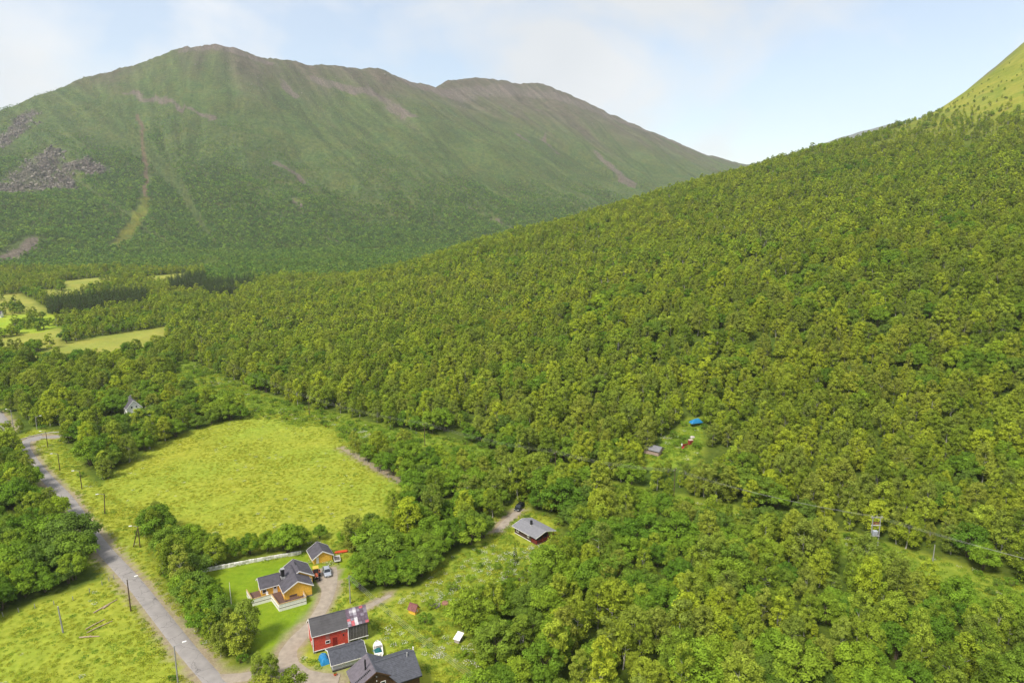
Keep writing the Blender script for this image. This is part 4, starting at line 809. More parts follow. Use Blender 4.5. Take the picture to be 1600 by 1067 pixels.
tb = thing('garden_table', 'long dark brown table on the deck below the yellow gable', 'table', (-49.4 + math.cos(A) * -1.2 - math.sin(A) * -1.5, 143.1 + math.sin(A) * -1.2 + math.cos(A) * -1.5, .76), A)
for k in range(4): MB().box((0, -.36 + .24 * k, .72), (2.0, .21, .05)).build('board', DECK, tb)
for sx_2 in (-.85, .85):
    for sy in (-.3, .3): MB().box((sx_2, sy, .35), (.08, .08, .7)).build('leg', DECK, tb)
bench(-1.2, -.55, 0, 'dark brown bench along the yellow gable wall behind the deck table'); deck_chair(.45, -1.5, -1.57, 'dark chair at the driveway end of the deck table', DECK); deck_chair(-2.9, -1.5, 1.57, 'dark chair at the wing end of the deck table', DECK); deck_chair(-6.2, 3.6, .2, 'white chair on the deck beside the white house door', W_WHITE)
# -- yellow garage
yg = thing('yellow_garage', 'small yellow garage with dark roof, white trim and narrow white door', 'garage', (-48.2, 159.4, 0), R(30))
gw, gr = gable(yg, -2.35, 2.35, 0, 5.0, 0, 1.85, 3.35, 'y', W_YEL, R_SLATE, .4, 8, W_WHITE, .2)
door(gw, 'y-', -1.35, 0, .1, .62, 1.75, W_WHITE); window(gw, 'x-', 1.0, -2.35, 1.1, .8, .7); window(gw, 'x-', 3.4, -2.35, 1.1, .7, .7); MB().box((.6, -.05, .95), (2.4, .06, 1.65)).build('door_panel', W_YEL, gw)
# -- red barn with unpainted grey bay
rb = thing('red_barn', 'red barn with white trim, dark roof and grey unpainted bay under patched sheets', 'barn', (-40.3, 123.4, 0), R(26))
bw, br_ = gable(rb, 0, 7.1, 0, 5.0, .55, 4.35, 6.5, 'x', W_RED, R_BARN, .3, 7, W_WHITE, None, (1, 0))
for x, y in ((.25, .25), (.25, 4.75), (3.5, .25), (3.5, 4.75), (6.9, .25), (6.9, 4.75)): MB().box((x, y, .2), (.5, .5, .75)).build('foundation_pier', STONE, rb)
MB().box((3.6, 2.6, .25), (6.4, 4.2, .7)).build('foundation', STONE, rb)
for x, y in ((-.03, -.03), (-.03, 5.03), (7.1, -.03)): MB().box((x, y, 2.45), (.16, .16, 3.8)).build('corner_board', W_WHITE, rb)
MB().box((3.2, -.05, .62), (6.2, .08, .14)).build('base_board', W_WHITE, bw)
window(bw, 'y-', 2.9, 0, 2.0, .95, .75); window(bw, 'y-', 6.1, 0, 2.6, .5, .7, W_RED, None, 1); window(bw, 'x-', 3.2, 0, 4.6, .6, .7); window(bw, 'x-', 1.8, 0, 1.5, .5, .7); door(bw, 'y-', 4.3, 0, .7, .9, 1.9, mat('dark_red_paint', (.24, .02, .015), .7, .1, 3))
WORN = mat('faded_red_boarding', (.42, .16, .13), .85, .25, 4, .2)
for k in range(4): MB().box((2.6 + .2 * k, -.035, 3.35), (.18, .04, 1.5)).build('board', WORN, bw)
for k in range(5): MB().box((5.8 + .2 * k, -.035, 3.65), (.18, .04, 1.0)).build('board', WORN, bw)
gb, gr2 = gable(rb, 7.12, 11.2, .05, 4.95, 1.0, 4.33, 6.47, 'x', W_GREYBOARD, mat('old_sheet', (.12, .10, .10), .8, .2, 2), .3, 5, None, None, (0, 1))
for i in range(14): MB().box((7.28 + .287 * i, .02, 2.68), (.25, .07, 3.25)).build('board', W_GREYBOARD, gb)
for i in range(6): MB().box((7.5 + .68 * i, -.035, 2.68), (.07, .05, 3.2)).build('batten', STONE, gb)
for i in range(14): MB().box((11.22, .4 + .32 * i, 2.68), (.06, .28, 3.2)).build('board', W_GREYBOARD, gb)
MB().box((9.2, -.03, .95), (4.1, .1, .14)).build('base_board', W_WHITE, gb)
for x in (7.4, 9.2, 11.0):
    for y in (.3, 4.7): MB().box((x, y, .4), (.35, .35, 1.2)).build('foundation_pier', STONE, rb)
PATCH = [mat('sheet_plum', (.12, .085, .11), .7, .3, 2), mat('sheet_red', (.42, .10, .11), .7, .3, 2), mat('sheet_white', (.55, .52, .52), .6, .2, 2), mat('sheet_grey', (.20, .17, .20), .7, .3, 2), mat('sheet_pale', (.38, .34, .37), .7, .25, 2)]
pr_ = random.Random(5); ez_ = 4.33 - .3 * (6.47 - 4.33) / 2.45
pick = [[0, 3, 4, 0, 1, 0], [0, 4, 2, 3, 0, 3], [0, 3, 4, 0, 0, 3], [0, 0, 3, 0, 3, 0], [1, 3, 2, 0, 0, 0], [4, 1, 2, 0, 0, 0], [3, 1, 2, 3, 0, 1]]
for j, row in enumerate(pick):
    for i, k in enumerate(row):
        t0, t1 = j / 7, (j + 1) / 7; P0 = Vector((0, 2.5, 6.62)); P1 = Vector((0, -.27, ez_ + .15)); a = P0.lerp(P1, t0); b = P0.lerp(P1, t1); x0_ = 7.14 + .725 * i; x1_ = x0_ + .70; lift = Vector((0, 0, .01 + .03 * pr_.random()))
        q = [Vector((x0_, a.y, a.z)) + lift, Vector((x1_, a.y, a.z)) + lift, Vector((x1_, b.y, b.z)) + lift, Vector((x0_, b.y, b.z)) + lift]
        MB().add(q + [p - Vector((0, 0, .035)) for p in q], [(0, 1, 2, 3), (7, 6, 5, 4), (0, 4, 5, 1), (1, 5, 6, 2), (2, 6, 7, 3), (3, 7, 4, 0)]).build('roof_sheet', PATCH[k], gr2)
# -- grey shed
gs = thing('grey_shed', 'low pale grey shed with dark tiled roof in front of the red barn', 'shed', (-34.9, 118.2, 0), R(26))
sw_, sr = gable(gs, -.2, 6.3, 0, 5.0, .15, 1.75, 3.05, 'x', W_BLUEGREY, R_TILE, .35, 12, W_WHITE, .3, (1, 1)); window(sw_, 'y-', 1.9, 0, 1.25, .75, .55); window(sw_, 'y-', 4.8, 0, 1.25, .6, .5)
MB().bar((-.3, -.05, .15), (6.3, -.05, .15), .06, .16).build('base_board', DARKMET, sw_)
# -- brown house at the bottom edge
bh = thing('brown_house', 'dark brown house with two tiled gable roofs cut by the bottom edge', 'house', (-25.8, 112.8, -.2), R(28))
MB().prism([(-4.0, 0), (3.3, 0), (3.3, 4.0), (-.35, 6.2), (-4.0, 4.0)], 'y', -2.6, 2.7).build('wall', W_BROWN, bh)
hw = MB().prism([(-4.2, 0), (3.7, 0), (3.7, 3.95), (-.25, 6.15), (-4.2, 3.95)], 'x', 2.9, 7.4).build('wall', W_BROWN, bh)
w1 = [c for c in bh.children if c.name.startswith('wall')][0]
R_PLUM = mat('plum_tile', (.135, .115, .13), .65, .2, 1.6, .2, spec=.4, detail=8)  # paler, plum-toned tile used on the left slope only
s1 = roof_slope(bh, 'roof', (-.35, 3.05, 6.42), (-.35, -3.0, 6.42), (-4.5, -3.0, 3.9), (-4.5, 3.05, 3.9), 14, R_PLUM)
s2 = roof_slope(bh, 'roof', (-.35, -3.0, 6.42), (-.35, 3.05, 6.42), (3.7, 3.05, 3.96), (3.7, -3.0, 3.96), 14, R_TILE)
s3 = roof_slope(bh, 'roof', (-.2, -.25, 6.36), (7.75, -.25, 6.36), (7.75, -4.6, 3.86), (3.1, -4.6, 3.86), 15, R_TILE)
s4 = roof_slope(bh, 'roof', (.2, -.25, 6.36), (7.75, -.25, 6.36), (7.75, 4.1, 3.86), (.2, 4.1, 3.86), 15, R_TILE)
MB().bar((-.35, 3.08, 6.46), (-.35, -3.0, 6.46), .24, .08).build('ridge_cap', R_TILE, s1); MB().bar((.0, -.25, 6.4), (7.77, -.25, 6.4), .24, .08).build('ridge_cap', R_TILE, s3)
for xb in (-4.5, 3.6): MB().bar((-.35, -3.05, 6.3), (xb, -3.05, 3.85), .06, .26).build('bargeboard', W_BROWN, bh)
MB().bar((7.8, -.25, 6.26), (7.8, -4.6, 3.78), .06, .26).build('bargeboard', R_TILE, bh); MB().bar((3.1, -4.66, 3.76), (7.75, -4.66, 3.76), .1, .14).build('gutter', DARKMET, bh)
MB().tube([(-1.7, -.4, 5.2), (-1.7, -.4, 7.7)], .16, 10).build('stove_pipe', DARKMET, bh); MB().tube([(6.2, -.9, 5.9), (6.2, -.9, 6.8)], .14, 8).build('vent_pipe', TINMAT, bh); MB().box((7.7, -.2, 6.75), (.14, .35, .6)).build('finial', W_WHITE, bh)
for k in range(11): MB().box((-3.9 + .27 * k, -1.5, 4.42 + .164 * k), (.2, .34, .06), ry=-.55).build('roof_step', DARKMET, s1)
window(w1, 'y-', .9, -2.6, 3.2, 1.0, 1.2); window(w1, 'y-', -1.6, -2.6, 3.2, .9, 1.1); window(hw, 'x+', -1.2, 7.4, 2.6, 1.0, 1.2)
for x, z_ in ((-.3, 5.2), (-.3, 4.3)):
    MB().tube([(x, -2.6, z_), (x, -2.75, z_ - .02)], .1, 8).build('wall_lamp', W_WHITE, w1)
# -- brown cabin
cb = thing('brown_cabin', 'brown cabin with shallow grey roof, black chimney and red porch railing', 'cabin', (5.5, 173, gz(5.5, 173) - .05), R(-50))
cw, cr_ = gable(cb, -4.9, 1.9, -2.1, 4.3, .35, 2.45, 3.35, 'x', W_CABIN, R_GREY, .55, 5, W_WHITE, None, (1, 0))
for x in (-4.6, -1.5, 1.6):
    for y in (-1.8, 1.1, 4.0): MB().box((x, y, .1), (.4, .4, .6)).build('foundation_pier', STONE, cb)
MB().box((-1.5, -2.14, .40), (6.8, .06, .16)).build('base_board', W_WHITE, cw)
window(cw, 'y-', -3.6, -2.1, 1.6, .9, 1.0); window(cw, 'y-', .8, -2.1, 1.6, .7, .9); window(cw, 'x-', 1.0, -4.9, 1.6, 1.0, 1.0); door(cw, 'x+', -.6, 1.9, .45, .9, 1.9, W_RED)
roof_slope(cb, 'porch_roof', (1.9, 1.1, 3.43), (4.4, 1.1, 3.43), (4.4, -2.65, 2.37), (1.9, -2.65, 2.37), 5, R_GREY); roof_slope(cb, 'porch_roof', (1.9, 1.1, 3.43), (4.4, 1.1, 3.43), (4.4, 4.85, 2.37), (1.9, 4.85, 2.37), 5, R_GREY)
MB().box((3.0, 1.1, .38), (2.3, 6.4, .12)).build('porch_floor', DECK, cb); CRED = mat('red_rail', (.26, .035, .025), .7, .15, 3)
for y in (-2.0, .1, 2.1, 4.2): MB().box((4.05, y, 1.35), (.12, .12, 2.0)).build('post', CRED, cb)
MB().box((2.2, -2.0, 1.35), (.12, .12, 2.0)).build('post', CRED, cb)
for k in range(18): MB().box((4.05, -1.9 + .36 * k, .85), (.04, .14, .8)).build('baluster', CRED, cb)
for k in range(6): MB().box((2.35 + .31 * k, -2.0, .85), (.14, .04, .8)).build('baluster', CRED, cb)
MB().bar((4.05, -2.0, 1.28), (4.05, 4.2, 1.28), .1, .07).build('handrail', CRED, cb); MB().bar((2.2, -2.0, 1.28), (4.05, -2.0, 1.28), .1, .07).build('handrail', CRED, cb)
for y0_, y1_ in ((1.1, -2.68), (1.1, 4.88)): MB().bar((4.43, y0_, 3.34), (4.43, y1_, 2.28), .05, .22).build('bargeboard', W_WHITE, cb)
MB().box((-1.0, .6, 3.9), (.5, .5, 1.5)).build('chimney', DARKMET, cr_); MB().box((-1.0, .6, 3.3), (.7, .7, .3)).build('chimney_flashing', TINMAT, cb)
# -- small huts
R_RUST = mat('rusty_roof', (.20, .075, .07), .7, .3, 3, .2)
ph = thing('yellow_hut', 'tiny yellow hut with rust red roof among the weeds', 'hut', (-22.0, 138.0, gz(-22, 138) - .05), R(62)); pw, _ = gable(ph, -.8, .8, -.9, .9, 0, 1.3, 2.25, 'y', W_YEL, R_RUST, .22, 4, None); window(pw, 'y-', 0, -.9, .9, .45, .5, None, None, 1)
pv_ = thing('sheet_roofed_shed', 'little shed with pale corrugated sheet roof beside the wood edge', 'shed', (-11.2, 128.0, gz(-11.2, 128) - .05), R(-28))
pw2 = MB().prism([(-1, 0), (1, 0), (1, 1.9), (-1, 1.25)], 'x', -.75, .75).build('wall', mat('pale_board', (.42, .36, .32), .85, .2, 3), pv_); door(pw2, 'x+', 0, .75, .05, .7, 1.3, W_GREYBOARD)
for k in range(6): MB().bar((-.82 + .33 * k, -1.25, 1.22 + .02 * (k % 2)), (-.82 + .33 * k, 1.25, 2.06 + .02 * (k % 2)), .32, .04).build('roof_sheet', W_WHITE, pv_)
pv_.scale = (.8, .8, .85)
hc = thing('hillside_shed', 'small pale walled shed with grey roof in the hillside clearing', 'shed', (50.2, 229.2, gz(50.2, 229.2) - .1), R(-38)); hw_, _ = gable(hc, -2.8, 2.8, -2, 2, 0, 1.9, 2.9, 'x', mat('pink_board', (.40, .29, .24), .85, .2, 3), R_GREY, .4, 5, None); door(hw_, 'x-', 0, -2.8, .05, .8, 1.7, W_GREYBOARD)
wh = thing('white_house', 'white gabled house with dark roof half hidden among valley trees', 'house', (-163.5, 282.5, 0), R(40)); ww, wr = gable(wh, -2.8, 2.8, -3.6, 3.6, 0, 4.4, 7.6, 'y', W_WHITE, R_SLATE, .35, 9, W_WHITE, .4)
for zz in (1.8, 4.6): window(ww, 'y-', -.9, -3.6, zz, .8, 1.1); window(ww, 'y-', .9, -3.6, zz, .8, 1.1)
window(ww, 'x-', 0, -2.8, 2, 1, 1.1); window(ww, 'x+', 0, 2.8, 2, 1, 1.1); MB().box((0, 1.2, 8.2), (.5, .5, 1.2)).build('chimney', STONE, wr)
wa = thing('white_outbuilding', 'small white outbuilding right of the half hidden white house', 'shed', (-156.6, 284.0, 0), R(40)); ow, _ = gable(wa, -1.8, 1.8, -2, 2, 0, 2.6, 4.4, 'y', W_WHITE, R_SLATE, .3, 6, W_WHITE); window(ow, 'y-', 0, -2, 1.5, .8, .9)
fb = thing('white_farmhouse', 'far white farm building at the left edge beside valley fields', 'house', (-417, 545, gz(-417, 545)), R(20)); fw, fr = gable(fb, -4, 4, -3, 3, 0, 2.6, 4.8, 'x', W_WHITE, R_SLATE, .4, 6, W_WHITE)
for x in (-2.6, 0, 2.6): window(fw, 'y-', x, -3, 1.5, 1.0, 1.1)

# ---------------- vehicles ----------------
RUBBER = mat('tyre_rubber', (.018, .018, .018), .85, .2, 8); RIM = mat('wheel_rim', (.38, .38, .38), .35, .1, 5, metallic=.6); LAMPG = mat('lamp_glass', (.65, .65, .62), .15, .05, 5); REDLAMP = mat('red_lamp', (.35, .015, .012), .2, .1, 5)
def wheel(root, x, y, r, w, rim_m=None):
    t = MB()
    prof = [(r * .62, -w / 2), (r * .93, -w / 2), (r, -w * .32), (r, w * .32), (r * .93, w / 2), (r * .62, w / 2)]
    t.loft([[(x + p[1], y + p[0] * math.cos(a), r + p[0] * math.sin(a)) for p in prof] for a in [2 * math.pi * k / 18 for k in range(19)]], cap=False)
    o = t.build('wheel', RUBBER, root, True)
    MB().tube([(x - w * .42, y, r), (x + w * .42, y, r)], r * .64, 14).build('rim', rim_m or RIM, o)
    return o
def car(name, label, loc, rz, paint, L=4.5, W=1.8, H=1.45, estate=False):
    """nose towards -y"""
    t = thing(name, label, 'car', loc, rz); h = W / 2
    def ring(y, zlo, zhi, hw, tuck): return [(-hw * .92, y, zlo), (hw * .92, y, zlo), (hw, y, zlo + .16), (hw, y, (zlo + zhi) / 2 + .05), (hw * tuck, y, zhi - .03), (hw * tuck * .8, y, zhi), (-hw * tuck * .8, y, zhi), (-hw * tuck, y, zhi - .03), (-hw, y, (zlo + zhi) / 2 + .05), (-hw, y, zlo + .16)]
    st = [(-L / 2, .36, .56, h * .80, .9), (-L / 2 + .1, .26, .68, h * .92, .92), (-L / 2 + .45, .22, .76, h * .98, .92), (-L / 2 + 1.15, .20, .90, h, .93), (0, .20, .93, h, .94), (L / 2 - 1.0, .20, .95, h, .94), (L / 2 - .35, .24, .95 if not estate else .97, h * .98, .92), (L / 2 - .06, .30, .88, h * .92, .9), (L / 2, .40, .78, h * .84, .9)]
    MB().loft([ring(*s) for s in st]).build('body', paint, t, True, 0)
    yr = L / 2 - .12 if estate else L / 2 - .62
    def cab(y, z, hw): return [(-hw, y, z), (hw, y, z)]
    A_, B_, C_, D_ = -L / 2 + 1.12, -L / 2 + 1.85, yr - .45, yr
    g = MB(); hw1, hw2 = h * .92, h * .70
    v = [(-hw1, A_, .88), (hw1, A_, .88), (hw2, B_, H - .05), (-hw2, B_, H - .05), (-hw2, C_, H - .05), (hw2, C_, H - .05), (hw1, D_, .92), (-hw1, D_, .92)]
    g.add(v, [(0, 1, 2, 3), (3, 2, 5, 4), (4, 5, 6, 7), (1, 6, 5, 2), (0, 3, 4, 7), (0, 7, 6, 1)]); g.build('glasshouse', GLASS, t)
    MB().add([(-hw2 * 1.03, B_ - .06, H - .05), (hw2 * 1.03, B_ - .06, H - .05), (hw2 * 1.03, C_ + .06, H - .05), (-hw2 * 1.03, C_ + .06, H - .05), (-hw2 * .82, B_ + .12, H + .02), (hw2 * .82, B_ + .12, H + .02), (hw2 * .82, C_ - .1, H + .02), (-hw2 * .82, C_ - .1, H + .02)], [(4, 5, 6, 7), (0, 1, 5, 4), (1, 2, 6, 5), (2, 3, 7, 6), (3, 0, 4, 7), (3, 2, 1, 0)]).build('roof', paint, t)
    for s in (-1, 1):
        MB().bar((s * hw1, A_, .9), (s * hw2, B_, H - .03), .07).build('windscreen_pillar', paint, t); MB().bar((s * hw1, D_, .93), (s * hw2, C_, H - .03), .09).build('rear_pillar', paint, t); MB().bar((s * h * .93, (A_ + D_) / 2 + .1, .9), (s * hw2 * 1.01, (B_ + C_) / 2, H - .05), .07).build('door_pillar', paint, t)
        MB().box((s * h * .62, -L / 2 + .10, .62), (.36, .12, .15)).build('headlight', LAMPG, t); MB().box((s * h * .74, L / 2 - .05, .80), (.22, .10, .18)).build('tail_light', REDLAMP, t); MB().box((s * (h + .09), A_ + .45, .95), (.16, .1, .12)).build('mirror', paint, t)
        for y in (-L / 2 + .82, L / 2 - .85): wheel(t, s * (h - .09), y, .33, .21)
    MB().box((0, -L / 2 + .02, .48), (W * .55, .08, .14)).build('grille', DARKMET, t); MB().box((0, -L / 2 - .03, .36), (.5, .03, .11)).build('number_plate', W_WHITE, t)
    return t
SILVER = mat('silver_paint', (.42, .44, .48), .28, .04, 2, metallic=.35, spec=.5); BLACKP = mat('black_paint', (.012, .013, .016), .18, .1, 2, spec=.6)
car('silver_car', 'silver saloon car parked on gravel beside the tractor', (-45.8, 154.2, .09), R(23), SILVER)
car('black_estate_car', 'black estate car parked on the track behind the brown cabin', (2.2, 191.0, gz(2.2, 191) + .10), R(-24), BLACKP, 4.7, 1.85, 1.55, True)
# tractor, nose towards -y
OR = mat('tractor_orange', (.46, .11, .05), .5, .15, 4); YEL = mat('tractor_cab_yellow', (.55, .40, .05), .5, .1, 4)
tr = thing('tractor', 'orange tractor with yellow cab roof beside the yellow house', 'tractor', (-47.9, 152.2, .09), R(20))
MB().box((0, -1.05, 1.05), (.75, 1.75, .62)).build('hood', OR, tr, False, .09); MB().box((0, -1.98, .98), (.66, .12, .5)).build('grille', DARKMET, tr); MB().box((0, -.4, .68), (.5, 2.9, .34)).build('chassis', DARKMET, tr)
cabm = MB().add([(-.62, -.15, 1.25), (.62, -.15, 1.25), (.66, 1.15, 1.25), (-.66, 1.15, 1.25), (-.56, .0, 2.42), (.56, .0, 2.42), (.6, 1.05, 2.42), (-.6, 1.05, 2.42)], [(0, 1, 2, 3), (4, 5, 6, 7), (0, 1, 5, 4), (1, 2, 6, 5), (2, 3, 7, 6), (3, 0, 4, 7)]).build('cab_glass', GLASS, tr)
for x in (-1, 1):
    for y0_, y1_ in ((-.17, -.02), (1.17, 1.07)): MB().bar((x * .65, y0_, 1.22), (x * .59, y1_, 2.44), .08).build('cab_post', OR, tr)
    MB().add([(x * .62, -.1, 1.2), (x * 1.08, .0, 1.28), (x * 1.08, 1.25, 1.28), (x * .62, 1.3, 1.2), (x * .62, .1, 1.5), (x * 1.06, .2, 1.56), (x * 1.06, 1.1, 1.56), (x * .62, 1.15, 1.5)], [(0, 1, 2, 3), (4, 5, 6, 7), (0, 1, 5, 4), (1, 2, 6, 5), (2, 3, 7, 6), (3, 0, 4, 7)]).build('fender', OR, tr)
    MB().box((x * .26, -2.03, 1.22), (.16, .06, .14)).build('headlight', LAMPG, tr)
MB().box((0, .52, 2.50), (1.42, 1.5, .16)).build('cab_roof', YEL, tr, False, .05); MB().tube([(.3, -.7, 1.3), (.3, -.7, 2.3)], .05, 8).build('exhaust', DARKMET, tr); MB().box((0, -1.55, .55), (1.3, .14, .14)).build('front_axle', DARKMET, tr)
OR2 = mat('tractor_rim', (.5, .42, .30), .6, .1, 4)
for x in (-1, 1): wheel(tr, x * .86, .65, .80, .42, OR2); wheel(tr, x * .72, -1.55, .46, .26, OR2)
# trailer, sled, boat
tl = thing('utility_trailer', 'small grey flatbed trailer at the corner of the yellow garage', 'trailer', (-44.8, 160.2, .02), R(20))
MB().box((0, 0, .55), (1.5, 2.5, .08)).build('bed', W_GREYBOARD, tl)
for x in (-.74, .74): MB().box((x, 0, .76), (.05, 2.5, .34)).build('side_panel', W_WHITE, tl); wheel(tl, x * 1.18, .1, .30, .18)
for y in (-1.24, 1.24): MB().box((0, y, .76), (1.43, .05, .34)).build('end_panel', W_WHITE, tl)
MB().bar((0, -1.25, .48), (0, -2.5, .42), .09).build('drawbar', DARKMET, tl)
def hull(name, label, cat, loc, rz, L, W, H, m, inner, parts=None):
    t = thing(name, label, cat, loc, rz); rings = []; inn = []
    for k in range(11):
        f = k / 10; y = -L / 2 + L * f; w = W / 2 * (1 - max(0, (.38 - f) / .38) ** 2) * (1 - .12 * f) + .03; s = .12 * max(0, (.35 - f) / .35) * H * 2
        rings.append([(-w, y, H + s), (-w * .82, y, H * .4 + s * .6), (-w * .35, y, s), (w * .35, y, s), (w * .82, y, H * .4 + s * .6), (w, y, H + s), (w * .9, y, H + s), (w * .6, y, H * .35 + s), (-w * .6, y, H * .35 + s), (-w * .9, y, H + s)])
    MB().loft(rings).build('hull', m, t, True)
    return t
ORP = mat('orange_plastic', (.55, .07, .02), .45, .1, 3)
hull('orange_sled', 'long orange red plastic sled lying on the grass behind the garage', 'sled', (-44.7, 164.3, gz(-44.7, 164.3) + .05), R(-72), 3.4, .95, .5, ORP, ORP)
bt = hull('motor_boat', 'white motor boat partly under teal tarpaulin behind the grey shed', 'boat', (-27.4, 124.3, .12), R(196), 4.6, 1.95, .85, W_WHITE, W_WHITE)
MB().add([(-.75, -.7, .84), (.75, -.7, .84), (.66, .0, 1.28), (-.66, .0, 1.28), (-.7, .06, 1.28), (.7, .06, 1.28), (.8, -.5, .84), (-.8, -.5, .84)], [(0, 1, 2, 3), (3, 2, 5, 4), (4, 5, 6, 7), (0, 3, 4, 7), (1, 6, 5, 2), (0, 7, 6, 1)]).build('windscreen', LAMPG, bt); MB().box((0, -1.25, .86), (1.2, 1.1, .08)).build('foredeck', W_WHITE, bt, False, .03)
MB().box((0, 1.9, .62), (1.55, .3, .5)).build('transom', W_WHITE, bt); MB().box((0, 2.5, .75), (.34, .42, .62)).build('outboard_motor', W_WHITE, bt, False, .06)
def tarp(name, label, loc, rz, sx_2, sy, sz, m, seed=0, cat='tarpaulin', parent=None):
    n = 15; V = []; r = random.Random(seed)
    for i in range(n):
        for j in range(n):
            u, v = i / (n - 1) * 2 - 1, j / (n - 1) * 2 - 1; e = max(abs(u), abs(v)); zz = sz * (1 - e ** 3.2) * (1 + .35 * float(fbm(np.array([u * 1.6 + seed]), np.array([v * 1.6]), 301 + seed, 3)[0]))
            V.append((u * sx_2 * (1 + .1 * float(fbm(np.array([v * 2.]), np.array([seed * 1.]), 5, 2)[0])), v * sy, max(.0, zz)))
    F = [(i * n + j, (i + 1) * n + j, (i + 1) * n + j + 1, i * n + j + 1) for i in range(n - 1) for j in range(n - 1)]
    m_ = MB().add(V, F)
    if parent is not None:
        o = m_.build(name, m, parent, True); o.location = loc; o.rotation_euler = (0, 0, rz); return o
    o = m_.build(name, m, None, True); o.location = loc; o.rotation_euler = (0, 0, rz); return tag(o, label, cat)
TEAL = mat('teal_tarp', (.015, .12, .13), .5, .2, 2, .3); BLUE = mat('blue_tarp', (.02, .20, .42), .42, .2, 2, .3); REDT = mat('red_tarp', (.50, .02, .05), .45, .15, 2, .3)
tarp('cover', '', (.15, .95, .62), .2, .85, .75, .55, TEAL, 3, parent=bt)
tarp('blue_tarpaulin', 'crumpled bright blue tarpaulin heap beside the red barn corner', (-37.6, 121.2, -.02), R(30), .95, 1.3, 1.15, BLUE, 1); tarp('small_blue_tarpaulin', 'smaller blue tarpaulin bundle against the red barn base', (-38.2, 122.6, -.02), R(70), .5, .8, .9, BLUE, 2)
bp = thing('orange_flower_pot', 'small orange pot at the near corner of the grey shed', 'pot', (-34.4, 117.2, gz(-34.4, 117.2) + .02)); MB().tube([(0, 0, 0), (0, 0, .42), (0, 0, .45)], [.2, .3, .32], 12).build('pot', ORP, bp); q = PROTO['shrub'][0]; pl = link('plant', q['crown'], bp, (0, 0, .35)); pl.scale = (.16, .16, .16)
# clearing on the hillside
z_ = gz(69.4, 247)
bb = thing('covered_boat', 'boat under bright blue tarpaulin raised on a stand in the hillside clearing', 'boat', (69.6, 247.2, z_), R(-70)); tarp('cover', '', (0, 0, 1.5), 0, 1.15, 2.5, 1.25, BLUE, 5, parent=bb)
for x in (-.6, .6):
    for y in (-1.2, 1.2): MB().box((x, y, .75), (.14, .14, 1.6)).build('stand_leg', W_GREYBOARD, bb)
MB().box((0, 0, 1.42), (1.5, 3.6, .16)).build('stand_top', W_GREYBOARD, bb)
rd = thing('red_snow_plough', 'red curved plough blade with white end standing in the hillside clearing', 'plough', (61.6, 231.0, gz(61.6, 231) - .05), R(25))
MB().loft([[(x, -.25 + .35 * math.cos(a) - t_, .85 + .85 * math.sin(a)) for a, t_ in [(-1.4 + .35 * k, 0) for k in range(9)] + [(1.4 - .35 * k, .06) for k in range(9)]] for x in (-1.3, 0, 1.3)]).build('blade', REDT, rd, True); MB().box((-1.35, .0, 1.5), (.25, .4, .8)).build('end_marker', W_WHITE, rd); MB().bar((0, 0, .6), (0, 1.4, .5), .25).build('arm', REDT, rd)
rx = thing('red_cabinet', 'boxy dark red cabinet with pale top in the hillside clearing', 'box', (64.2, 233.4, gz(64.2, 233.4) - .05), R(15)); MB().box((0, 0, .85), (1.5, 1.2, 1.7)).build('body', mat('dull_red', (.30, .05, .04), .6, .15, 3), rx, False, .04); MB().box((0, 0, 1.75), (1.6, 1.3, .12)).build('lid', mat('pale_top', (.55, .42, .33), .7, .1, 3), rx); MB().box((-.2, -.62, .9), (.9, .05, 1.3)).build('door', mat('dark_red', (.2, .03, .025), .6, .1, 3), rx)
# ---------------- poles, wires, fences, walls, stones ----------------
POLEW = mat('tarred_pole', (.10, .065, .042), .85, .25, 2, .3); POLEG = mat('grey_pole', (.30, .29, .27), .7, .15, 2, .2); WIREM = mat('bare_wire', (.34, .33, .31), .4, .1, 2, metallic=.4); INSUL = mat('insulator', (.55, .52, .48), .4, .1, 3)
def lamp(x, y, h, rz, label, m=POLEW, arm=1.5, lean=0., brace=False):
    t = thing('street_lamp', label, 'street lamp', (x, y, gz(x, y) - .1), rz, None)
    MB().tube([(0, 0, 0), (lean * .5, 0, h * .5), (lean, 0, h)], [.15, .13, .10], 8).build('pole', m, t)
    MB().tube([(lean, 0, h - .15), (lean + arm * .6, 0, h + .22), (lean + arm, 0, h + .3)], [.055, .05, .045], 6).build('arm', POLEG, t)
    MB().box((lean + arm + .3, 0, h + .28), (.75, .30, .18)).build('lamp_head', W_WHITE, t, False, .04); MB().box((lean + arm + .32, 0, h + .175), (.5, .22, .03)).build('lens', LAMPG, t)
    if brace: MB().tube([(1.9, -.5, 0), (lean + .05, 0, h * .93)], [.14, .10], 8).build('brace', m, t)
road_dir = 0
lamp(-63.9, 115.0, 8.0, R(30), 'grey metal street lamp nearest the bottom edge beside the road', POLEG); lamp(-85.6, 138.2, 8.0, R(35), 'dark street lamp standing in front of the road, above the lower meadow'); lamp(-120.0, 187.0, 6.4, R(205), 'leaning street lamp beside the big field, past the roadside wood', lean=-.5); lamp(-99.0, 167.2, 6.2, R(190), 'street lamp on a dark pole propped by a slanting brace', brace=True)
lamp(-137.5, 204.5, 6.4, R(200), 'street lamp at the corner where the wood meets the big field'); lamp(-154.3, 219.6, 6.2, R(200), 'street lamp on the grassy verge in front of the roadside wood'); lamp(-173.0, 241.5, 6.4, R(190), 'street lamp at the bend by the small bridge'); lamp(-201.2, 263.0, 8.2, R(180), 'tall grey street lamp beside the main road junction', POLEG); lamp(-191, 262, 5.6, R(20), 'short street lamp behind the bush at the road junction', POLEG)
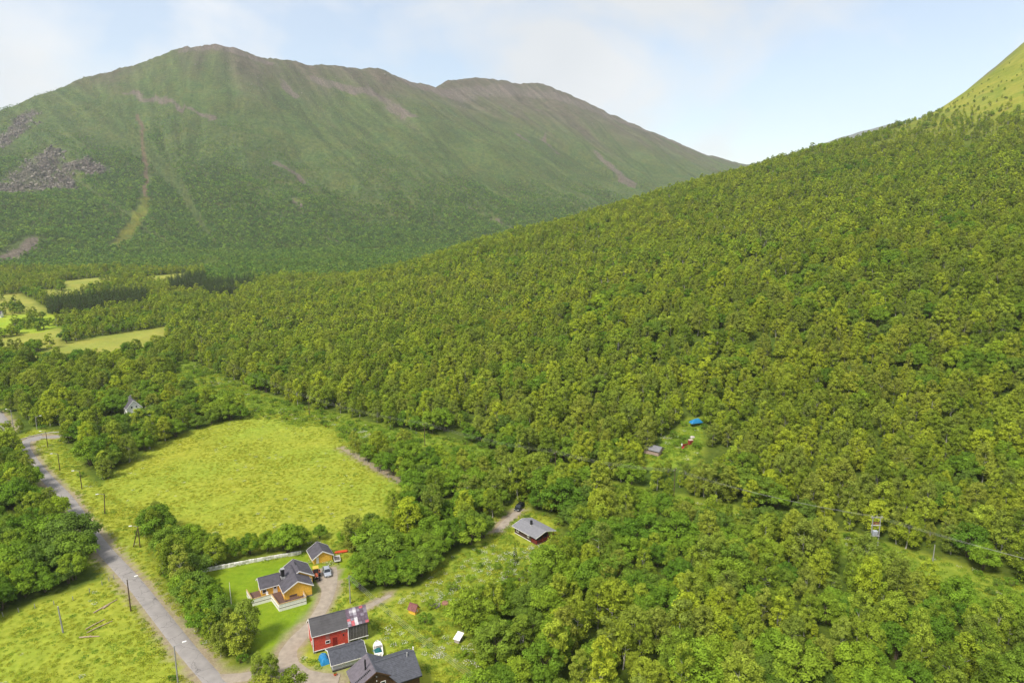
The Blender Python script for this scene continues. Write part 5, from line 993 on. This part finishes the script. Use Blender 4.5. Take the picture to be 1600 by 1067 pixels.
def utility_pole(x, y, h, rz, label, cross=True, m=POLEW, group=None):
    t = thing('utility_pole', label, 'pole', (x, y, gz(x, y) - .2), rz, group); MB().tube([(0, 0, 0), (0, 0, h)], [.15, .10], 8).build('pole', m, t)
    if cross:
        MB().box((0, 0, h - .35), (2.2, .12, .14)).build('crossarm', m, t)
        for x_ in (-1.0, 0, 1.0): MB().tube([(x_, 0, h - .28), (x_, 0, h - .02)], [.05, .07], 8).build('insulator', INSUL, t)
    return t
LN = [(-150, 347), (-86.4, 279.2), (-32.9, 244.9), (14.4, 214.3), (50.1, 197.6), (95.0, 165.0), (150, 118)]
NM = ['power pole at the far end of the big field by the wood', 'dark power pole with crossarm in the open strip above the farm wood', 'power pole sunk among birches in the middle of the cleared strip', 'thin power pole among the trees below the hillside shed']
HT = [0, 9.0, 9.0, 9.0, 9.5, 9.0, 9.0]
def lrot(i):
    a = np.array(LN[i + 1]) - np.array(LN[i - 1]); return math.atan2(a[1], a[0]) + R(90)
for i in range(1, 5): utility_pole(LN[i][0], LN[i][1], HT[i] + .2, lrot(i), NM[i - 1], True, POLEW)
xh, yh_ = LN[5]; th_ = thing('transformer_pole', 'double legged power pole carrying a grey transformer', 'power pole', (xh, yh_, gz(xh, yh_) - .2), R(0))
for s in (-1, 1): MB().tube([(s * 1.0, 0, 0), (s * 1.0, 0, 9.3)], [.17, .12], 8).build('pole', POLEG, th_)
MB().box((0, 0, 9.05), (3.2, .14, .16)).build('crossarm', POLEG, th_); MB().box((0, 0, 6.9), (2.5, .16, .22)).build('crossarm', INSUL, th_); MB().box((0, .2, 7.5), (2.3, .1, .12)).build('crossarm', mat('brown_beam', (.25, .10, .06), .8, .1, 3), th_)
for x_ in (-1.3, 0, 1.3): MB().tube([(x_, 0, 9.1), (x_, 0, 9.5)], [.06, .09], 8).build('insulator', INSUL, th_)
for x_ in (-.6, -.2, .2, .6): MB().tube([(x_, 0, 7.0), (x_, 0, 7.75)], [.06, .05], 6).build('fuse', mat('fuse_red', (.42, .12, .09), .6, .1, 3), th_)
tm_ = MB().box((0, .1, 4.7), (1.15, .8, 1.25)).build('transformer', mat('transformer_grey', (.42, .45, .50), .5, .08, 3), th_, False, .05)
for x_ in (-.4, -.13, .13, .4): MB().box((x_, -.34, 4.7), (.05, .1, .95)).build('cooling_fin', POLEG, tm_)
MB().box((0, 0, 3.95), (2.1, .9, .12)).build('platform', POLEG, th_); utility_pole(106.0, 157.5, 5.2, R(20), 'short grey stub pole with brace right of the transformer pole', False, POLEG)
def wire(p, q_, sag, label, group, r=.014):
    p = Vector(p); q_ = Vector(q_); pts = [p.lerp(q_, t) - Vector((0, 0, 4 * sag * t * (1 - t))) for t in [k / 16 for k in range(17)]]
    o = MB().tube(pts, r, 5).build('overhead_wire', WIREM, None, True); tag(o, label, 'wire', group); return o
for i in range(0, 6):
    (xa, ya), (xb, yb) = LN[i], LN[i + 1]; za = gz(xa, ya) + 9.1; zb = gz(xb, yb) + 9.1; ra = lrot(max(1, i)); rb2 = lrot(min(5, i + 1))
    if i + 1 == 5: rb2 = 0
    if i == 5: ra = 0
    lab = ['overhead wire at the far end of the line behind the big field', 'overhead wire in the span above the big field corner', 'overhead wire in the span over the wood behind the brown cabin', 'overhead wire in the span below the hillside clearing', 'overhead wire ending at the transformer pole from the left', 'overhead wire leaving the transformer pole towards the right edge'][i]
    for k in (-1, 0, 1):
        wa_, wb_ = (1.3 if i == 5 else 1.0), (1.3 if i + 1 == 5 else 1.0); sg = 1 if i < 4 else 1
        ka = k if i != 5 else -k; kb = k if i + 1 != 5 else -k
        if i == 5: ka, kb = -k, k
        wire((xa + ka * wa_ * math.cos(ra), ya + ka * wa_ * math.sin(ra), za), (xb + kb * wb_ * math.cos(rb2), yb + kb * wb_ * math.sin(rb2), zb), 1.3, lab, 'three power wires: ' + lab)
pp = utility_pole(-37.0, 141.2, 7.4, R(55), 'weathered pole between the gravel yard and the barn, carrying four wires', False, POLEG); MB().box((0, 0, 6.95), (1.2, .1, .12)).build('crossarm', POLEG, pp)
c55, s55 = math.cos(R(55)), math.sin(R(55))
for k in range(4):
    o_ = -.5 + .33 * k; wire((-37.0 + o_ * c55, 141.2 + o_ * s55, 6.9 + .0), (-1.5 + o_ * c55 * 1.3, 101 + o_ * s55 * 1.3, 8.2), 1.1, 'pale overhead wire running from the weathered yard pole over the weeds', 'farm wires from the yard pole', .016)
wp = thing('wooden_post', 'bare weathered post standing alone in the lower meadow', 'post', (-95.8, 130.4, gz(-95.8, 130.4) - .1)); MB().tube([(0, 0, 0), (-.15, 0, 3.2), (-.3, 0, 6.4)], [.17, .15, .12], 8).build('pole', POLEG, wp); MB().tube([(-.3, 0, 6.4), (-.31, 0, 6.5)], [.14, .05], 8).build('cap', TINMAT, wp)
fp = thing('flag_pole', 'slim white flag pole on the lawn left of the yellow house', 'flag pole', (-64.2, 141.0, 0)); MB().tube([(0, 0, 0), (0, 0, 5.6)], [.09, .05], 8).build('pole', W_WHITE, fp); MB().tube([(0, 0, 5.58), (0, 0, 5.74)], [.09, .03], 8).build('finial', TOPRAIL, fp); MB().box((0, 0, .1), (.3, .3, .3)).build('base', STONE, fp)
# white garden wall of rough blocks
wc = smoothline([(-77.2, 154.8), (-72.4, 156.8), (-65.4, 159.8), (-59.6, 162.0), (-54.6, 163.9)], .5)
gw_ = thing('garden_wall', 'low whitewashed block wall along the back of the lawn', 'wall', (0, 0, 0)); BLK = [mat('whitewash', (.74, .71, .66), .9, .16, 2.5, .3), mat('mossy_whitewash', (.50, .49, .40), .9, .3, 2.5, .3)]
acc = np.concatenate([[0], np.cumsum(np.linalg.norm(np.diff(wc, axis=0), axis=1))]); rw = random.Random(3); s_ = 0
while s_ < acc[-1] - .7:
    l_ = rw.uniform(.55, .8); x = np.interp(s_ + l_ / 2, acc, wc[:, 0]); y = np.interp(s_ + l_ / 2, acc, wc[:, 1]); x2 = np.interp(s_ + l_ / 2 + .3, acc, wc[:, 0]); y2 = np.interp(s_ + l_ / 2 + .3, acc, wc[:, 1]); a_ = math.atan2(y2 - y, x2 - x)
    for zc, hh in ((.22, .5), (.72, .42 + rw.uniform(-.06, .1))): MB().box((x, y, gz(x, y) + zc), (l_ - .03, .42 + rw.uniform(-.05, .08), hh), a_ + rw.uniform(-.04, .04)).build('block', BLK[rw.random() < .3], gw_)
    s_ += l_
def fence_posts(pts, step, h, label, group, m):
    c = smoothline(pts, step); src = None
    for i, (x, y) in enumerate(c):
        if src is None: src = MB().tube([(0, 0, -.2), (.03, 0, h)], [.09, .07], 6); me = mb_mesh(src, 'fence_post', m)
        o = link('fence_post', me, None, (x, y, gz(x, y)), random.uniform(0, 6)); o.rotation_euler = (random.uniform(-.06, .06), random.uniform(-.06, .06), random.uniform(0, 6)); tag(o, label, 'fence post', group)
fence_posts([(-112.9, 136.3), (-107.9, 139.3), (-101.2, 142.4), (-98.4, 149.0), (-97.1, 151.6)], 2.6, 1.2, 'short grey fence post between the left wood and the lower meadow', 'posts along the lower meadow', POLEG)
fence_posts([(-58.6, 234.8), (-52.2, 228.6), (-43.2, 216.9), (-36.2, 208.2)], 2.4, 1.25, 'thin pale fence post along the brown track at the field corner', 'posts along the field track', POLEG)
LOG = mat('weathered_log', (.36, .27, .19), .9, .25, 2, .3)
for (xa, ya), (xb, yb), r_, lab in (((-93.5, 137.4), (-91.2, 142.6), .16, 'pale fallen log nearest the road in the lower meadow'), ((-92.3, 139.0), (-91.9, 140.9), .22, 'short thick brown log beside the fallen log by the road'), ((-91.6, 131.4), (-89.6, 135.0), .13, 'slanting pale log in the middle of the lower meadow'), ((-90.6, 130.2), (-87.6, 134.4), .12, 'long thin log beside the dark hollow in the meadow'), ((-91.2, 128.6), (-87.2, 129.0), .16, 'level log lying lowest in the meadow pile')):
    lo = thing('log', lab, 'log', (xa, ya, gz(xa, ya) + .25)); d3 = (xb - xa, yb - ya, 0); MB().tube([(0, 0, 0), (d3[0] * .5, d3[1] * .5, .06), d3], [r_, r_ * .9, r_ * .7], 8).build('stem', LOG, lo); MB().tube([(d3[0] * .4, d3[1] * .4, .05), (d3[0] * .45 + .5, d3[1] * .45 + .3, .25)], [r_ * .5, r_ * .25], 6).build('branch', LOG, lo)
def boulder(x, y, s, label, m=STONE, seed=0):
    bm = bmesh.new(); bmesh.ops.create_icosphere(bm, subdivisions=3, radius=1)
    for v in bm.verts:
        n_ = float(fbm(np.array([v.co.x * 1.3 + seed]), np.array([v.co.y * 1.3 + v.co.z]), 401 + seed, 3)[0]); v.co *= 1 + .35 * n_; v.co.z *= .65
    me = bpy.data.meshes.new('boulder'); bm.to_mesh(me); bm.free(); me.materials.append(m); o = link('boulder', me, None, (x, y, gz(x, y) + .1 * s)); o.scale = (s, s, s); tag(o, label, 'boulder'); return o
boulder(-17.2, 140.6, .95, 'pale flat boulder in the weeds right of the yellow hut', mat('pale_stone', (.36, .31, .28), .9, .2, 2, .4), 1); boulder(-15.4, 141.6, .85, 'reddish boulder beside the pale boulder above the weeds', mat('red_stone', (.26, .13, .09), .9, .2, 2, .4), 2); boulder(-15.8, 113.6, .9, 'brown rock right of the brown house gable', mat('brown_stone', (.16, .11, .07), .9, .2, 2, .4), 3); boulder(66.2, 238.2, .9, 'whitish stone heap below the blue boat in the clearing', mat('white_stone', (.5, .44, .40), .9, .2, 2, .4), 4)
boulder(-42.6, 166.8, .5, 'small grey stone beside the orange sled', STONE, 5); boulder(-41.0, 161.6, .4, 'small pale slab on the grass right of the trailer', BLK[0], 6)
gp = thing('guard_rail', 'low concrete guard rail on the bend of the road by the bridge', 'guard rail', (0, 0, 0)); gl = smoothline([(-189.2, 246.8), (-187.6, 252.6), (-184.2, 257.0), (-178.8, 258.6)], 1.2)
for (xa, ya), (xb, yb) in zip(gl[:-1], gl[1:]): MB().bar((xa, ya, .85), (xb, yb, .85), .14, .30).build('rail', INSUL, gp)
for xa, ya in gl[::2]: MB().box((xa, ya, .4), (.18, .18, 1.0)).build('post', POLEG, gp)

# ---------------- the air: one closed box of even, pale haze ----------------
hz = MB().box((100, 2450, 390), (10800, 6500, 820)).build('haze', mat('haze_shell', (1, 1, 1))); hz['kind'] = 'stuff'; tag(hz, 'thin pale haze filling the valley air', 'haze')
hm_ = bpy.data.materials.new('haze_air'); hm_.use_nodes = True; hn = hm_.node_tree; hn.nodes.clear()
ho = hn.nodes.new('ShaderNodeOutputMaterial'); pv = hn.nodes.new('ShaderNodeVolumePrincipled'); pv.inputs['Color'].default_value = (.90, .95, 1, 1); pv.inputs['Density'].default_value = HAZE; pv.inputs['Anisotropy'].default_value = .2
hn.links.new(pv.outputs[0], ho.inputs['Volume']); hz.data.materials.clear(); hz.data.materials.append(hm_)
